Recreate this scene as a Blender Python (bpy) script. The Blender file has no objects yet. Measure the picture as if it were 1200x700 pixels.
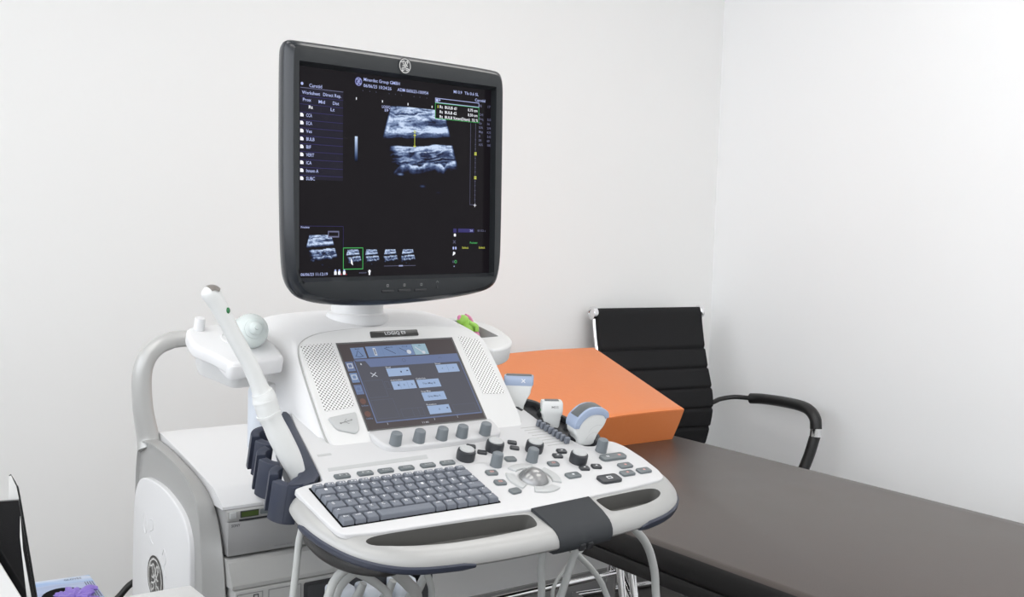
import bpy, bmesh, math, random
from math import sin, cos, pi, radians, sqrt, atan2
from mathutils import Vector, Matrix, Euler, noise

random.seed(7)
S = bpy.context.scene
COL = S.collection
FLOOR = -0.05

# ------------------------------------------------------------------ materials
def mat(name, col, rough=0.5, metal=0.0, bump=0.0, bscale=400, var=0.0, vscale=8, coat=0.0, trans=0.0, spec=0.5):
    m = bpy.data.materials.new(name); m.use_nodes = True
    nt = m.node_tree; N = nt.nodes; L = nt.links
    b = N['Principled BSDF']
    b.inputs['Base Color'].default_value = (*col, 1)
    b.inputs['Roughness'].default_value = rough
    b.inputs['Metallic'].default_value = metal
    b.inputs['Coat Weight'].default_value = coat
    b.inputs['Transmission Weight'].default_value = trans
    b.inputs['Specular IOR Level'].default_value = spec
    tc = N.new('ShaderNodeTexCoord')
    if bump:
        n = N.new('ShaderNodeTexNoise'); n.inputs['Scale'].default_value = bscale; n.inputs['Detail'].default_value = 3
        L.new(tc.outputs['Object'], n.inputs['Vector'])
        bp = N.new('ShaderNodeBump'); bp.inputs['Strength'].default_value = bump; bp.inputs['Distance'].default_value = 0.002
        L.new(n.outputs['Fac'], bp.inputs['Height']); L.new(bp.outputs['Normal'], b.inputs['Normal'])
    n2 = N.new('ShaderNodeTexNoise'); n2.inputs['Scale'].default_value = vscale; n2.inputs['Detail'].default_value = 4
    L.new(tc.outputs['Object'], n2.inputs['Vector'])
    mr = N.new('ShaderNodeMapRange'); mr.inputs['To Min'].default_value = max(0.02, rough - .04); mr.inputs['To Max'].default_value = rough + .04
    L.new(n2.outputs['Fac'], mr.inputs['Value']); L.new(mr.outputs['Result'], b.inputs['Roughness'])
    if var:
        mx = N.new('ShaderNodeMix'); mx.data_type = 'RGBA'
        mx.inputs[6].default_value = (*[c * (1 - var) for c in col], 1); mx.inputs[7].default_value = (*[min(1, c * (1 + var)) for c in col], 1)
        L.new(n2.outputs['Fac'], mx.inputs[0]); L.new(mx.outputs[2], b.inputs['Base Color'])
    return m

def emis(name, col, strength=1.0, base=0.02, rough=0.25):
    m = mat(name, (base, base, base), rough)
    b = m.node_tree.nodes['Principled BSDF']
    b.inputs['Emission Color'].default_value = (*col, 1); b.inputs['Emission Strength'].default_value = strength
    b.inputs['Specular IOR Level'].default_value = 0.06
    return m

def vcol_emis(name, strength=1.0):
    m = mat(name, (.004, .004, .004), .12)
    nt = m.node_tree; a = nt.nodes.new('ShaderNodeAttribute'); a.attribute_name = 'picture'
    b = nt.nodes['Principled BSDF']
    nt.links.new(a.outputs['Color'], b.inputs['Emission Color']); b.inputs['Emission Strength'].default_value = strength
    b.inputs['Specular IOR Level'].default_value = 0.06
    return m

def srgb(r, g, b):
    f = lambda c: (c / 12.92 if c <= .04045 else ((c + .055) / 1.055) ** 2.4)
    return tuple(f(v / 255) for v in (r, g, b))

M = {}
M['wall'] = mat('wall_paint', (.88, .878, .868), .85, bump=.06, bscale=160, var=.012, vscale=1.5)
M['wallr'] = mat('wall_paint_brightened', (.93, .935, .935), .85, bump=.06, bscale=160, var=.012, vscale=1.5)  # same wall paint lightened; extra light on the right wall put into its colour
M['ceil'] = mat('ceiling_paint', (.85, .85, .85), .9, bump=.03)
M['floor'] = mat('vinyl_floor', (.09, .085, .08), .5, var=.2, vscale=6)
M['base'] = mat('baseboard_vinyl', (.34, .335, .33), .6, var=.05)
M['white'] = mat('white_plastic', (.71, .71, .715), .38, bump=.03, bscale=900)
M['white2'] = mat('warm_white_plastic', (.67, .67, .665), .42, bump=.03, bscale=900)
M['panelw'] = mat('white_plastic_dimmed', (.59, .59, .595), .4, bump=.03, bscale=900)  # white plastic darkened in its colour to offset the overhead light on the panel
M['cool'] = mat('cool_white_plastic', (.70, .74, .80), .4)
M['silver'] = mat('silver_paint', (.39, .39, .383), .38, .22, bump=.02, bscale=1500)
M['silverd'] = mat('silver_grey_paint', (.30, .30, .295), .42, .35, bump=.02, bscale=1500)
M['handle'] = mat('silver_handle', (.50, .50, .49), .32, .2, bump=.02, bscale=1500)
M['gun'] = mat('printer_silver', (.36, .36, .36), .42, .25, bump=.02, bscale=1500)
M['lgrey'] = mat('light_grey_plastic', (.47, .48, .48), .45)
M['pgrey'] = mat('panel_grey_plastic', (.42, .42, .41), .5)
M['char'] = mat('charcoal_plastic', (.022, .025, .028), .5, bump=.10, bscale=1400, spec=.35)
M['chars'] = mat('charcoal_gloss_plastic', (.018, .021, .026), .22)
M['dark'] = mat('dark_plastic', (.020, .021, .024), .4)
M['block'] = mat('slate_plastic', (.034, .037, .041), .6, bump=.15, bscale=1600, spec=.25)
M['navy'] = mat('navy_rubber', (.030, .036, .058), .42, bump=.05, bscale=900)
M['key'] = mat('key_grey_plastic', (.150, .165, .195), .5, bump=.04, bscale=1200)
M['knob'] = mat('knob_grey_plastic', (.165, .185, .20), .5)
M['btn'] = mat('button_grey_plastic', (.13, .148, .155), .4)
M['btnd'] = mat('button_dark_plastic', (.030, .033, .038), .38)
M['pocket'] = mat('pocket_grey_plastic', (.12, .118, .110), .5)
M['metal'] = mat('polished_ball', (.30, .30, .30), .28, .6)
M['chrome'] = mat('chrome', (.86, .86, .87), .08, 1.0)
M['legend'] = mat('legend_print', (.75, .76, .78), .5)
M['legenddk'] = mat('dark_print', (.22, .22, .22), .5)
M['faint'] = mat('faint_print', (.60, .61, .60), .5)
M['void'] = mat('box_inside', (.006, .006, .006), .9, spec=.05)
M['red'] = mat('red_print', (.62, .30, .26), .5)
M['emblem'] = mat('emblem_silver', (.78, .78, .76), .25, .55)
M['emblemd'] = mat('emblem_dark', (.035, .033, .03), .35)
M['plate'] = mat('name_plate', (.055, .055, .053), .3)
M['screenrim'] = mat('screen_frame_grey', (.10, .10, .10), .4)
M['orange'] = mat('orange_vinyl', (.74, .215, .056), .5, bump=.22, bscale=70, var=.03, vscale=5)
_b = M['orange'].node_tree.nodes['Principled BSDF']; _b.inputs['Sheen Weight'].default_value = .18; _b.inputs['Sheen Roughness'].default_value = .4
M['brown'] = mat('brown_vinyl', (.060, .046, .039), .36, bump=.25, bscale=380, var=.12, vscale=9, spec=.85)
M['blackv'] = mat('black_vinyl', (.014, .013, .013), .45, bump=.1, bscale=300)
M['mesh'] = mat('black_fabric', (.013, .013, .014), .75, bump=.3, bscale=900, spec=.25)
M['leather'] = mat('black_leatherette', (.012, .012, .012), .4, bump=.3, bscale=250)
M['cable'] = mat('grey_cable', (.42, .43, .42), .5)
M['cabled'] = mat('mid_grey_cable', (.36, .36, .35), .5)
M['blackc'] = mat('black_cable', (.012, .012, .012), .5)
M['probe'] = mat('probe_white', (.70, .71, .70), .32)
M['probeblue'] = mat('probe_blue_grey', (.34, .41, .55), .38)
M['lens'] = mat('probe_lens', (.115, .125, .128), .45)
M['lensbrown'] = mat('probe_tip_lens', (.17, .155, .14), .3)
M['green'] = mat('green_mark', (.02, .16, .05), .5)
M['gel'] = mat('gel_bottle_plastic', (.74, .80, .785), .25, trans=.25)
M['toyg'] = mat('toy_green', (.34, .62, .10), .35)
M['toyp'] = mat('toy_pink', (.72, .23, .42), .35)
M['desk'] = mat('desk_laminate', (.82, .82, .81), .4)
M['glovebox'] = None
M['purple'] = mat('purple_nitrile', (.20, .13, .46), .45, bump=.4, bscale=60)
M['paper'] = mat('white_paper', (.66, .66, .65), .7)
M['blackg'] = mat('black_gloss_plastic', (.008, .008, .009), .18)
M['lcd'] = emis('lcd_green', (.12, .20, .03), .22)
M['scr'] = emis('monitor_screen_dark', srgb(24, 20, 25), 0.8, .004, .12)
M['scrlist'] = emis('screen_list_band', srgb(29, 26, 44), .8, .01)
M['scrtext'] = emis('screen_text_blue', srgb(172, 182, 228), 1.15)
M['scrwhite'] = emis('screen_text_white', srgb(240, 242, 250), 1.2)
M['scrgreen'] = emis('screen_text_green', srgb(70, 185, 95), 1.0)
M['scryel'] = emis('screen_text_yellow', srgb(200, 205, 80), 1.1)
M['scrbar'] = emis('screen_violet', srgb(48, 42, 110), .9)
M['scrline'] = emis('screen_line_grey', srgb(110, 112, 145), .9)
M['scrred'] = emis('screen_red', srgb(190, 60, 70), .8)
M['scrpic'] = vcol_emis('screen_picture', 1.0)
M['tbg'] = emis('touch_background', srgb(76, 77, 88), .95, .03)
M['tside'] = emis('touch_dark', srgb(70, 62, 64), .9, .03)
M['ttab'] = emis('touch_tab', srgb(112, 134, 172), .95, .03)
M['ttabl'] = emis('touch_tab_light', srgb(148, 176, 192), .95, .03)
M['tbtn'] = emis('touch_button', srgb(150, 172, 206), 1.0, .03)
M['tbar'] = emis('touch_bar', srgb(98, 112, 148), .98, .03)
M['tline'] = emis('touch_line', srgb(90, 98, 120), .85, .03)
M['ttext'] = emis('touch_text_dark', srgb(60, 70, 95), .8, .03)
M['ttextl'] = emis('touch_text_light', srgb(205, 210, 220), .9, .03)
M['tbrown'] = emis('touch_icon_brown', srgb(112, 78, 70), .85, .03)
M['lamp'] = emis('lamp_diffuser', (1.0, .985, .96), 4.75)

def speaker_mat():
    m = mat('speaker_grille_plastic', (.76, .76, .75), .45)
    nt = m.node_tree; N = nt.nodes; L = nt.links
    tc = N.new('ShaderNodeTexCoord'); mp = N.new('ShaderNodeMapping'); mp.inputs['Scale'].default_value = (1 / .0044, 1 / .0044, 0)
    mp.inputs['Rotation'].default_value = (0, 0, radians(45))
    L.new(tc.outputs['Object'], mp.inputs['Vector'])
    fr = N.new('ShaderNodeVectorMath'); fr.operation = 'FRACTION'; L.new(mp.outputs['Vector'], fr.inputs[0])
    sb = N.new('ShaderNodeVectorMath'); sb.operation = 'SUBTRACT'; sb.inputs[1].default_value = (.5, .5, 0); L.new(fr.outputs['Vector'], sb.inputs[0])
    ln = N.new('ShaderNodeVectorMath'); ln.operation = 'LENGTH'; L.new(sb.outputs['Vector'], ln.inputs[0])
    mr = N.new('ShaderNodeMapRange'); mr.inputs['From Min'].default_value = .24; mr.inputs['From Max'].default_value = .32
    L.new(ln.outputs['Value'], mr.inputs['Value'])
    mx = N.new('ShaderNodeMix'); mx.data_type = 'RGBA'; mx.inputs[6].default_value = (.06, .055, .05, 1); mx.inputs[7].default_value = (.76, .76, .75, 1)
    L.new(mr.outputs['Result'], mx.inputs[0]); L.new(mx.outputs[2], N['Principled BSDF'].inputs['Base Color'])
    return m
M['speaker'] = speaker_mat()

def glovebox_mat():
    m = mat('glove_box_card', (.5, .55, .7), .5)
    nt = m.node_tree; N = nt.nodes; L = nt.links
    tc = N.new('ShaderNodeTexCoord'); n = N.new('ShaderNodeTexNoise'); n.inputs['Scale'].default_value = 9; n.inputs['Distortion'].default_value = 2.0
    mp = N.new('ShaderNodeMapping'); mp.inputs['Scale'].default_value = (.6, 2.2, 1); L.new(tc.outputs['Object'], mp.inputs['Vector']); L.new(mp.outputs['Vector'], n.inputs['Vector'])
    cr = N.new('ShaderNodeValToRGB'); e = cr.color_ramp.elements
    e[0].position = .40; e[0].color = (.30, .36, .52, 1); e[1].position = .70; e[1].color = (.52, .57, .68, 1)
    x = cr.color_ramp.elements.new(.52); x.color = (.36, .42, .58, 1); y = cr.color_ramp.elements.new(.58); y.color = (.20, .36, .62, 1)
    L.new(n.outputs['Fac'], cr.inputs['Fac']); L.new(cr.outputs['Color'], N['Principled BSDF'].inputs['Base Color'])
    return m
M['glovebox'] = glovebox_mat()

# ------------------------------------------------------------------ helpers
def link(o, parent=None, loc=None, rot=None):
    COL.objects.link(o)
    if parent: o.parent = parent
    if loc is not None: o.location = loc
    if rot is not None: o.rotation_euler = rot
    return o

def finish(bm, name, mats, parent=None, loc=None, rot=None, sharp=35, smooth=True):
    me = bpy.data.meshes.new(name)
    bmesh.ops.recalc_face_normals(bm, faces=bm.faces)
    bm.to_mesh(me); bm.free()
    for m in (mats if isinstance(mats, (list, tuple)) else [mats]): me.materials.append(m)
    if smooth:
        for p in me.polygons: p.use_smooth = True
        me.set_sharp_from_angle(angle=radians(sharp))
    return link(bpy.data.objects.new(name, me), parent, loc, rot)

def thing(name, label, cat, loc=(0, 0, 0), rotz=0, group=None):
    o = bpy.data.objects.new(name, None); COL.objects.link(o); o.empty_display_size = .05
    o.location = loc; o.rotation_euler = (0, 0, rotz)
    return tag(o, label, cat, group)

def tag(o, label, cat, group=None):
    o['label'] = label; o['category'] = cat
    if group: o['group'] = group
    return o

def struct(o):
    o['kind'] = 'structure'; return o

def chaikin(pts, it=2, closed=True):
    pts = [Vector(p) for p in pts]
    for _ in range(it):
        out = []
        n = len(pts)
        for i in range(n if closed else n - 1):
            a, b = pts[i], pts[(i + 1) % n]
            out += [a * .75 + b * .25, a * .25 + b * .75]
        if not closed: out = [pts[0]] + out + [pts[-1]]
        pts = out
    return pts

def rounded(pts, r, seg=4):
    """polygon with each corner replaced by an arc-like fillet of radius r (or list)"""
    out = []; n = len(pts)
    for i in range(n):
        p0, p, p1 = Vector(pts[i - 1]), Vector(pts[i]), Vector(pts[(i + 1) % n])
        ri = r[i] if isinstance(r, (list, tuple)) else r
        a = (p0 - p); b = (p1 - p)
        la = min(ri, a.length * .48); lb = min(ri, b.length * .48)
        A = p + a.normalized() * la; B = p + b.normalized() * lb
        for k in range(seg + 1):
            t = k / seg
            out.append((A * (1 - t) ** 2 + p * 2 * t * (1 - t) + B * t * t))
    return out

def catmull(pts, sub=6, closed=False):
    P = [Vector(p) for p in pts]; n = len(P); out = []
    rng = n if closed else n - 1
    for i in range(rng):
        p0 = P[(i - 1) % n] if closed or i > 0 else P[0] * 2 - P[1]
        p1, p2 = P[i], P[(i + 1) % n]
        p3 = P[(i + 2) % n] if closed or i + 2 < n else P[-1] * 2 - P[-2]
        for k in range(sub):
            t = k / sub
            out.append(.5 * ((2 * p1) + (p2 - p0) * t + (2 * p0 - 5 * p1 + 4 * p2 - p3) * t * t + (3 * p1 - p0 - 3 * p2 + p3) * t ** 3))
    if not closed: out.append(P[-1])
    return out

def add_prism(bm, pts, z0, z1, bt=0, bb=0, seg=2, axis='Z', mi=0):
    """extrude a 2D outline; axis = extrusion axis. returns faces"""
    def V(p, z):
        if axis == 'Z': return (p[0], p[1], z)
        if axis == 'X': return (z, p[0], p[1])
        return (p[0], z, p[1])
    a = [bm.verts.new(V(p, z0)) for p in pts]; b = [bm.verts.new(V(p, z1)) for p in pts]
    n = len(pts); fs = []
    f0 = bm.faces.new(a[::-1]); f1 = bm.faces.new(b)
    fs += [f0, f1]
    for i in range(n): fs.append(bm.faces.new((a[i], a[(i + 1) % n], b[(i + 1) % n], b[i])))
    for f in fs: f.material_index = mi
    bm.normal_update()
    if bt: bmesh.ops.bevel(bm, geom=list(f1.edges), offset=bt, segments=seg, profile=.5, affect='EDGES', clamp_overlap=True, material=-1)
    if bb and f0.is_valid: bmesh.ops.bevel(bm, geom=list(f0.edges), offset=bb, segments=seg, profile=.5, affect='EDGES', clamp_overlap=True, material=-1)
    return fs

def prism(name, pts, z0, z1, m, parent=None, bt=0, bb=0, seg=2, axis='Z', loc=None, rot=None, sharp=35):
    bm = bmesh.new(); add_prism(bm, pts, z0, z1, bt, bb, seg, axis)
    return finish(bm, name, m, parent, loc, rot, sharp)

def add_box(bm, c, s, bev=0, seg=2, mx=None, mi=0):
    r = bmesh.ops.create_cube(bm, size=1)
    vs = r['verts']
    for v in vs:
        v.co = Vector((v.co.x * s[0] + c[0], v.co.y * s[1] + c[1], v.co.z * s[2] + c[2]))
    fs = set(f for v in vs for f in v.link_faces)
    for f in fs: f.material_index = mi
    if bev:
        es = list(set(e for v in vs for e in v.link_edges))
        r = bmesh.ops.bevel(bm, geom=es, offset=bev, segments=seg, profile=.5, affect='EDGES', clamp_overlap=True, material=-1)
        vs = list(set(vs) & set(bm.verts) | set(r['verts']))
        vs = [v for v in vs if v.is_valid]
    if mx is not None:
        bmesh.ops.transform(bm, matrix=mx, verts=[v for v in vs if v.is_valid])

def box(name, c, s, m, parent=None, bev=.002, seg=2, loc=None, rot=None):
    bm = bmesh.new(); add_box(bm, c, s, bev, seg)
    return finish(bm, name, m, parent, loc, rot)

def add_tube(bm, pts, r, seg=12, closed=False, cap=True, flat=1.0, up=Vector((0, 0, 1)), mi=0):
    P = [Vector(p) for p in pts]; n = len(P)
    R = r if isinstance(r, (list, tuple)) else [r] * n
    rings = []
    N = None
    for i in range(n):
        if closed: t = (P[(i + 1) % n] - P[i - 1]).normalized()
        else: t = (P[min(i + 1, n - 1)] - P[max(i - 1, 0)]).normalized()
        if N is None:
            N = up - t * up.dot(t)
            if N.length < .05: N = Vector((1, 0, 0)) - t * t.x
            N.normalize()
        else:
            N = (N - t * N.dot(t)).normalized()
        B = t.cross(N)
        rings.append([bm.verts.new(P[i] + (N * cos(2 * pi * k / seg) * flat + B * sin(2 * pi * k / seg)) * R[i]) for k in range(seg)])
    for i in range(n if closed else n - 1):
        a, b = rings[i], rings[(i + 1) % n]
        for k in range(seg):
            f = bm.faces.new((a[k], a[(k + 1) % seg], b[(k + 1) % seg], b[k])); f.material_index = mi
    if cap and not closed:
        bm.faces.new(rings[0][::-1]).material_index = mi; bm.faces.new(rings[-1]).material_index = mi

def tube(name, pts, r, m, parent=None, seg=12, smooth=5, closed=False, flat=1.0, up=Vector((0, 0, 1)), loc=None, rot=None):
    bm = bmesh.new()
    if smooth:
        if isinstance(r, (list, tuple)):
            q = catmull([Vector((*p, 0)) for p in pts], smooth, closed); rr = [v[0] for v in catmull([Vector((x, 0, 0)) for x in r], smooth, closed)]
            q = [v.to_3d() for v in q]; r = rr
        else: q = [v.to_3d() for v in catmull(pts, smooth, closed)]
    else: q = pts
    add_tube(bm, q, r, seg, closed, True, flat, up)
    return finish(bm, name, m, parent, loc, rot, 50)

def add_lathe(bm, prof, seg=24, mx=None, mi=0, mis=None):
    vs = []
    rings = []
    for r, z in prof:
        if r < 1e-6: rings.append([bm.verts.new((0, 0, z))])
        else: rings.append([bm.verts.new((r * cos(2 * pi * k / seg), r * sin(2 * pi * k / seg), z)) for k in range(seg)])
    for i in range(len(prof) - 1):
        a, b = rings[i], rings[i + 1]
        for k in range(seg):
            if len(a) == 1 and len(b) == 1: continue
            if len(a) == 1: f = bm.faces.new((a[0], b[(k + 1) % seg], b[k]))
            elif len(b) == 1: f = bm.faces.new((a[k], a[(k + 1) % seg], b[0]))
            else: f = bm.faces.new((a[k], a[(k + 1) % seg], b[(k + 1) % seg], b[k]))
            f.material_index = mis[i] if mis else mi
    if len(rings[0]) > 1: bm.faces.new(rings[0][::-1]).material_index = mis[0] if mis else mi
    if len(rings[-1]) > 1: bm.faces.new(rings[-1]).material_index = mis[-1] if mis else mi
    if mx is not None: bmesh.ops.transform(bm, matrix=mx, verts=[v for r in rings for v in r])

def lathe(name, prof, m, parent=None, seg=24, mx=None, loc=None, rot=None, mis=None, sharp=35):
    bm = bmesh.new(); add_lathe(bm, prof, seg, mx, 0, mis)
    return finish(bm, name, m, parent, loc, rot, sharp)

def add_loft(bm, rings, cap=True, mi=0, closed=True, cap1=True):
    V = [[bm.verts.new(p) for p in r] for r in rings]
    n = len(rings[0])
    for i in range(len(V) - 1):
        for k in range(n if closed else n - 1):
            f = bm.faces.new((V[i][k], V[i][(k + 1) % n], V[i + 1][(k + 1) % n], V[i + 1][k])); f.material_index = mi
    if cap:
        bm.faces.new(V[0][::-1]).material_index = mi
        if cap1: bm.faces.new(V[-1]).material_index = mi
    return V

def loft(name, rings, m, parent=None, cap=True, loc=None, rot=None, sharp=40, cap1=True):
    bm = bmesh.new(); add_loft(bm, rings, cap, cap1=cap1)
    return finish(bm, name, m, parent, loc, rot, sharp)

def align(p, d, up=(0, 0, 1)):
    d = Vector(d).normalized()
    return Matrix.Translation(Vector(p)) @ d.to_track_quat('Z', 'Y').to_matrix().to_4x4()

# ---- flat graphics on a plane: text and shapes collected into one mesh
class Flat:
    def __init__(s): s.bm = bmesh.new(); s.mats = []; s.lv = 0
    def mi(s, m):
        if m not in s.mats: s.mats.append(m)
        return s.mats.index(m)
    def text(s, txt, x0, y, size, m, x1=None, z=0.0, align='LEFT', bold=.008):
        cu = bpy.data.curves.new('t', 'FONT'); cu.body = txt; cu.size = size; cu.resolution_u = 2; cu.align_x = align; cu.offset = bold * size
        o = bpy.data.objects.new('t', cu); COL.objects.link(o)
        dg = bpy.context.evaluated_depsgraph_get()
        me = bpy.data.meshes.new_from_object(o.evaluated_get(dg))
        bpy.data.objects.remove(o); bpy.data.curves.remove(cu)
        if not me.vertices: return
        xs = [v.co.x for v in me.vertices]; sx = 1.0
        if x1 is not None: sx = (x1 - x0) / max(1e-6, (max(xs) - min(xs)))
        k = s.mi(m); vs = [s.bm.verts.new((x0 + v.co.x * sx, y + v.co.y, z)) for v in me.vertices]
        for p in me.polygons:
            try: s.bm.faces.new([vs[i] for i in p.vertices]).material_index = k
            except ValueError: pass
        bpy.data.meshes.remove(me)
    def poly(s, pts, m, z=0.0):
        f = s.bm.faces.new([s.bm.verts.new((p[0], p[1], z)) for p in pts]); f.material_index = s.mi(m)
    def rect(s, x0, y0, x1, y1, m, z=0.0): s.poly([(x0, y0), (x1, y0), (x1, y1), (x0, y1)], m, z)
    def frame(s, x0, y0, x1, y1, w, m, z=0.0):
        s.rect(x0, y0, x1, y0 + w, m, z); s.rect(x0, y1 - w, x1, y1, m, z); s.rect(x0, y0 + w, x0 + w, y1 - w, m, z); s.rect(x1 - w, y0 + w, x1, y1 - w, m, z)
    def disc(s, x, y, r, m, z=0.0, n=20, ry=None):
        s.poly([(x + r * cos(2 * pi * k / n), y + (ry or r) * sin(2 * pi * k / n)) for k in range(n)], m, z)
    def stroke(s, pts, w, m, z=0.0, smooth=4, closed=False):
        P = [Vector((p[0], p[1], 0)) for p in pts]
        if smooth: P = catmull(P, smooth, closed)
        n = len(P); L = []; k = s.mi(m)
        for i in range(n):
            t = (P[(i + 1) % n] - P[i - 1]) if closed else (P[min(i + 1, n - 1)] - P[max(i - 1, 0)])
            if t.length < 1e-9: t = Vector((1, 0, 0))
            t.normalize(); q = Vector((-t.y, t.x, 0)) * w / 2
            L.append((s.bm.verts.new((P[i].x + q.x, P[i].y + q.y, z)), s.bm.verts.new((P[i].x - q.x, P[i].y - q.y, z))))
        for i in range(n if closed else n - 1):
            a, b = L[i], L[(i + 1) % n]
            s.bm.faces.new((a[0], a[1], b[1], b[0])).material_index = k
    def monogram(s, cx, cy, r, m, z=0.0, back=None):
        if back: s.disc(cx, cy, r, back, z - .0002, 40)
        q = lambda pts: [(cx + x * r, cy + y * r) for x, y in pts]
        w = r * .085
        s.stroke(q([(.84 * cos(2 * pi * k / 40), .84 * sin(2 * pi * k / 40)) for k in range(40)]), w, m, z, 0, True)
        for a in (45, 135, 225, 315):
            a = radians(a)
            s.stroke(q([(.84 * cos(a + .30), .84 * sin(a + .30)), (.72 * cos(a + .16), .72 * sin(a + .16)), (.62 * cos(a - .02), .62 * sin(a - .02)), (.66 * cos(a - .14), .66 * sin(a - .14))]), w * .9, m, z, 3)
        # interlaced script: two tall upper loops crossing into two round lower loops
        s.stroke(q([(-.42, -.02), (-.22, -.02), (0, .12), (-.02, .38), (-.16, .58), (-.30, .50), (-.28, .26), (-.08, -.02), (.12, -.22), (.30, -.34), (.46, -.28), (.44, -.50), (.24, -.54), (.14, -.38), (.2, -.24)]), w, m, z)
        s.stroke(q([(.44, .02), (.30, -.04), (.14, .10), (.12, .34), (.24, .58), (.38, .52), (.34, .26), (.14, .0), (-.08, -.18), (-.26, -.28), (-.44, -.30), (-.46, -.48), (-.28, -.58), (-.14, -.44), (-.2, -.26)]), w, m, z)
    def merge(s, o):
        me = bpy.data.meshes.new('tmp'); s.bm.normal_update(); s.bm.to_mesh(me); s.bm.free()
        ix = []
        for m in s.mats:
            k = next((i for i, q in enumerate(o.data.materials) if q == m), None)
            if k is None: o.data.materials.append(m); k = len(o.data.materials) - 1
            ix.append(k)
        for p in me.polygons: p.material_index = ix[p.material_index]
        bm = bmesh.new(); bm.from_mesh(o.data); bm.from_mesh(me); bm.to_mesh(o.data); bm.free(); bpy.data.meshes.remove(me)
        return o
    def shift(s, dx, dy, dz):
        bmesh.ops.translate(s.bm, vec=(dx, dy, dz), verts=s.bm.verts); return s
    def build(s, name, parent, loc=None, rot=None):
        me = bpy.data.meshes.new(name); s.bm.normal_update(); s.bm.to_mesh(me); s.bm.free()
        for m in s.mats: me.materials.append(m)
        return link(bpy.data.objects.new(name, me), parent, loc, rot)

# ------------------------------------------------------------------ camera
F_PX, PITCH, ROLL, H = 1330.0, radians(4.55), radians(1.71), 1.32
fw = Vector((0, cos(PITCH), -sin(PITCH))); up0 = Vector((0, sin(PITCH), cos(PITCH))); rt0 = Vector((1, 0, 0))
rt = rt0 * cos(ROLL) + up0 * sin(ROLL); up = up0 * cos(ROLL) - rt0 * sin(ROLL)
cd = bpy.data.cameras.new('camera'); cam = bpy.data.objects.new('camera', cd); COL.objects.link(cam)
cd.sensor_fit = 'HORIZONTAL'; cd.sensor_width = 36; cd.lens = F_PX * 36 / 1200; cd.clip_start = .05
cam.matrix_world = Matrix(((rt.x, up.x, -fw.x, 0), (rt.y, up.y, -fw.y, 0), (rt.z, up.z, -fw.z, H), (0, 0, 0, 1)))
S.camera = cam

# ------------------------------------------------------------------ frames of reference
YAW = radians(36.18)
OX, OY = -.1366, 1.5307                       # ultrasound machine origin (below its keyboard)
RZ = Matrix.Rotation(YAW, 4, 'Z')
def W(x, y, z=0): return RZ @ Vector((x, y, z)) + Vector((OX, OY, 0))
UZ = -FLOOR                                    # machine coordinates were measured from z = 0

# ------------------------------------------------------------------ room shell
WALLY, CORX = 1.7177, 2.367
def wallbox(name, x0, x1, y0, y1, z0, z1, m):
    bm = bmesh.new()
    add_box(bm, ((x0 + x1) / 2, (y0 + y1) / 2, (z0 + z1) / 2), (x1 - x0, y1 - y0, z1 - z0))
    return struct(finish(bm, name, m, None, (OX, OY, 0), (0, 0, YAW), smooth=False))
CEIL = 2.65
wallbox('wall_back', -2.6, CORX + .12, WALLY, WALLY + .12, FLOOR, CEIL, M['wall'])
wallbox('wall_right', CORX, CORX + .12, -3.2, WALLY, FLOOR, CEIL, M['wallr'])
wallbox('floor', -2.6, CORX + .12, -3.2, WALLY + .12, FLOOR - .1, FLOOR, M['floor'])
wallbox('ceiling', -2.6, CORX + .12, -3.2, WALLY + .12, CEIL, CEIL + .1, M['ceil'])
wallbox('baseboard_back', -2.6, CORX - .012, WALLY - .012, WALLY, FLOOR, FLOOR + .08, M['base'])
wallbox('baseboard_right', CORX - .012, CORX, -3.2, WALLY, FLOOR, FLOOR + .08, M['base'])

wallbox('added_low_wall_left', -2.72, -2.6, -3.2, WALLY + .12, FLOOR, 1.15, M['wall'])  # unseen low walls, left and front, added to hold back light from below
wallbox('added_low_wall_front', -2.72, CORX + .12, -3.32, -3.2, FLOOR, 1.15, M['wall'])
def ceiling_light(x, y, label):
    t = thing('ceiling_light', label, 'ceiling lamp', W(x, y, CEIL), YAW, 'long ceiling lamps')
    bm = bmesh.new()
    for sx, sy, w, d in ((0, -.3, 1.24, .02), (0, .3, 1.24, .02), (-.61, 0, .02, .58), (.61, 0, .02, .58)):
        add_box(bm, (sx, sy, -.02), (w, d, .04))
    finish(bm, 'frame', M['white'], t, smooth=False)
    bm = bmesh.new(); add_box(bm, (0, 0, -.024), (1.2, .58, .012)); finish(bm, 'diffuser', M['lamp'], t, smooth=False)
ceiling_light(-.9, .35, 'long white ceiling lamp above the ultrasound machine')
ceiling_light(1.15, .35, 'long white ceiling lamp above the orange cushion')
ceiling_light(-.9, -.8, 'long white ceiling lamp above the desk')
ceiling_light(1.15, -.8, 'long white ceiling lamp above the foot of the exam bed')
ceiling_light(-.9, -2.1, 'long white ceiling lamp behind the camera on the left')
ceiling_light(1.15, -2.1, 'long white ceiling lamp behind the camera on the right')

# ------------------------------------------------------------------ ultrasound machine
um = thing('ultrasound_machine', 'white and silver ultrasound machine with dark monitor and grey keyboard console', 'ultrasound machine', (OX, OY, FLOOR), YAW)
BZ = (0, 0, UZ)
def part(o): return o

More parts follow.
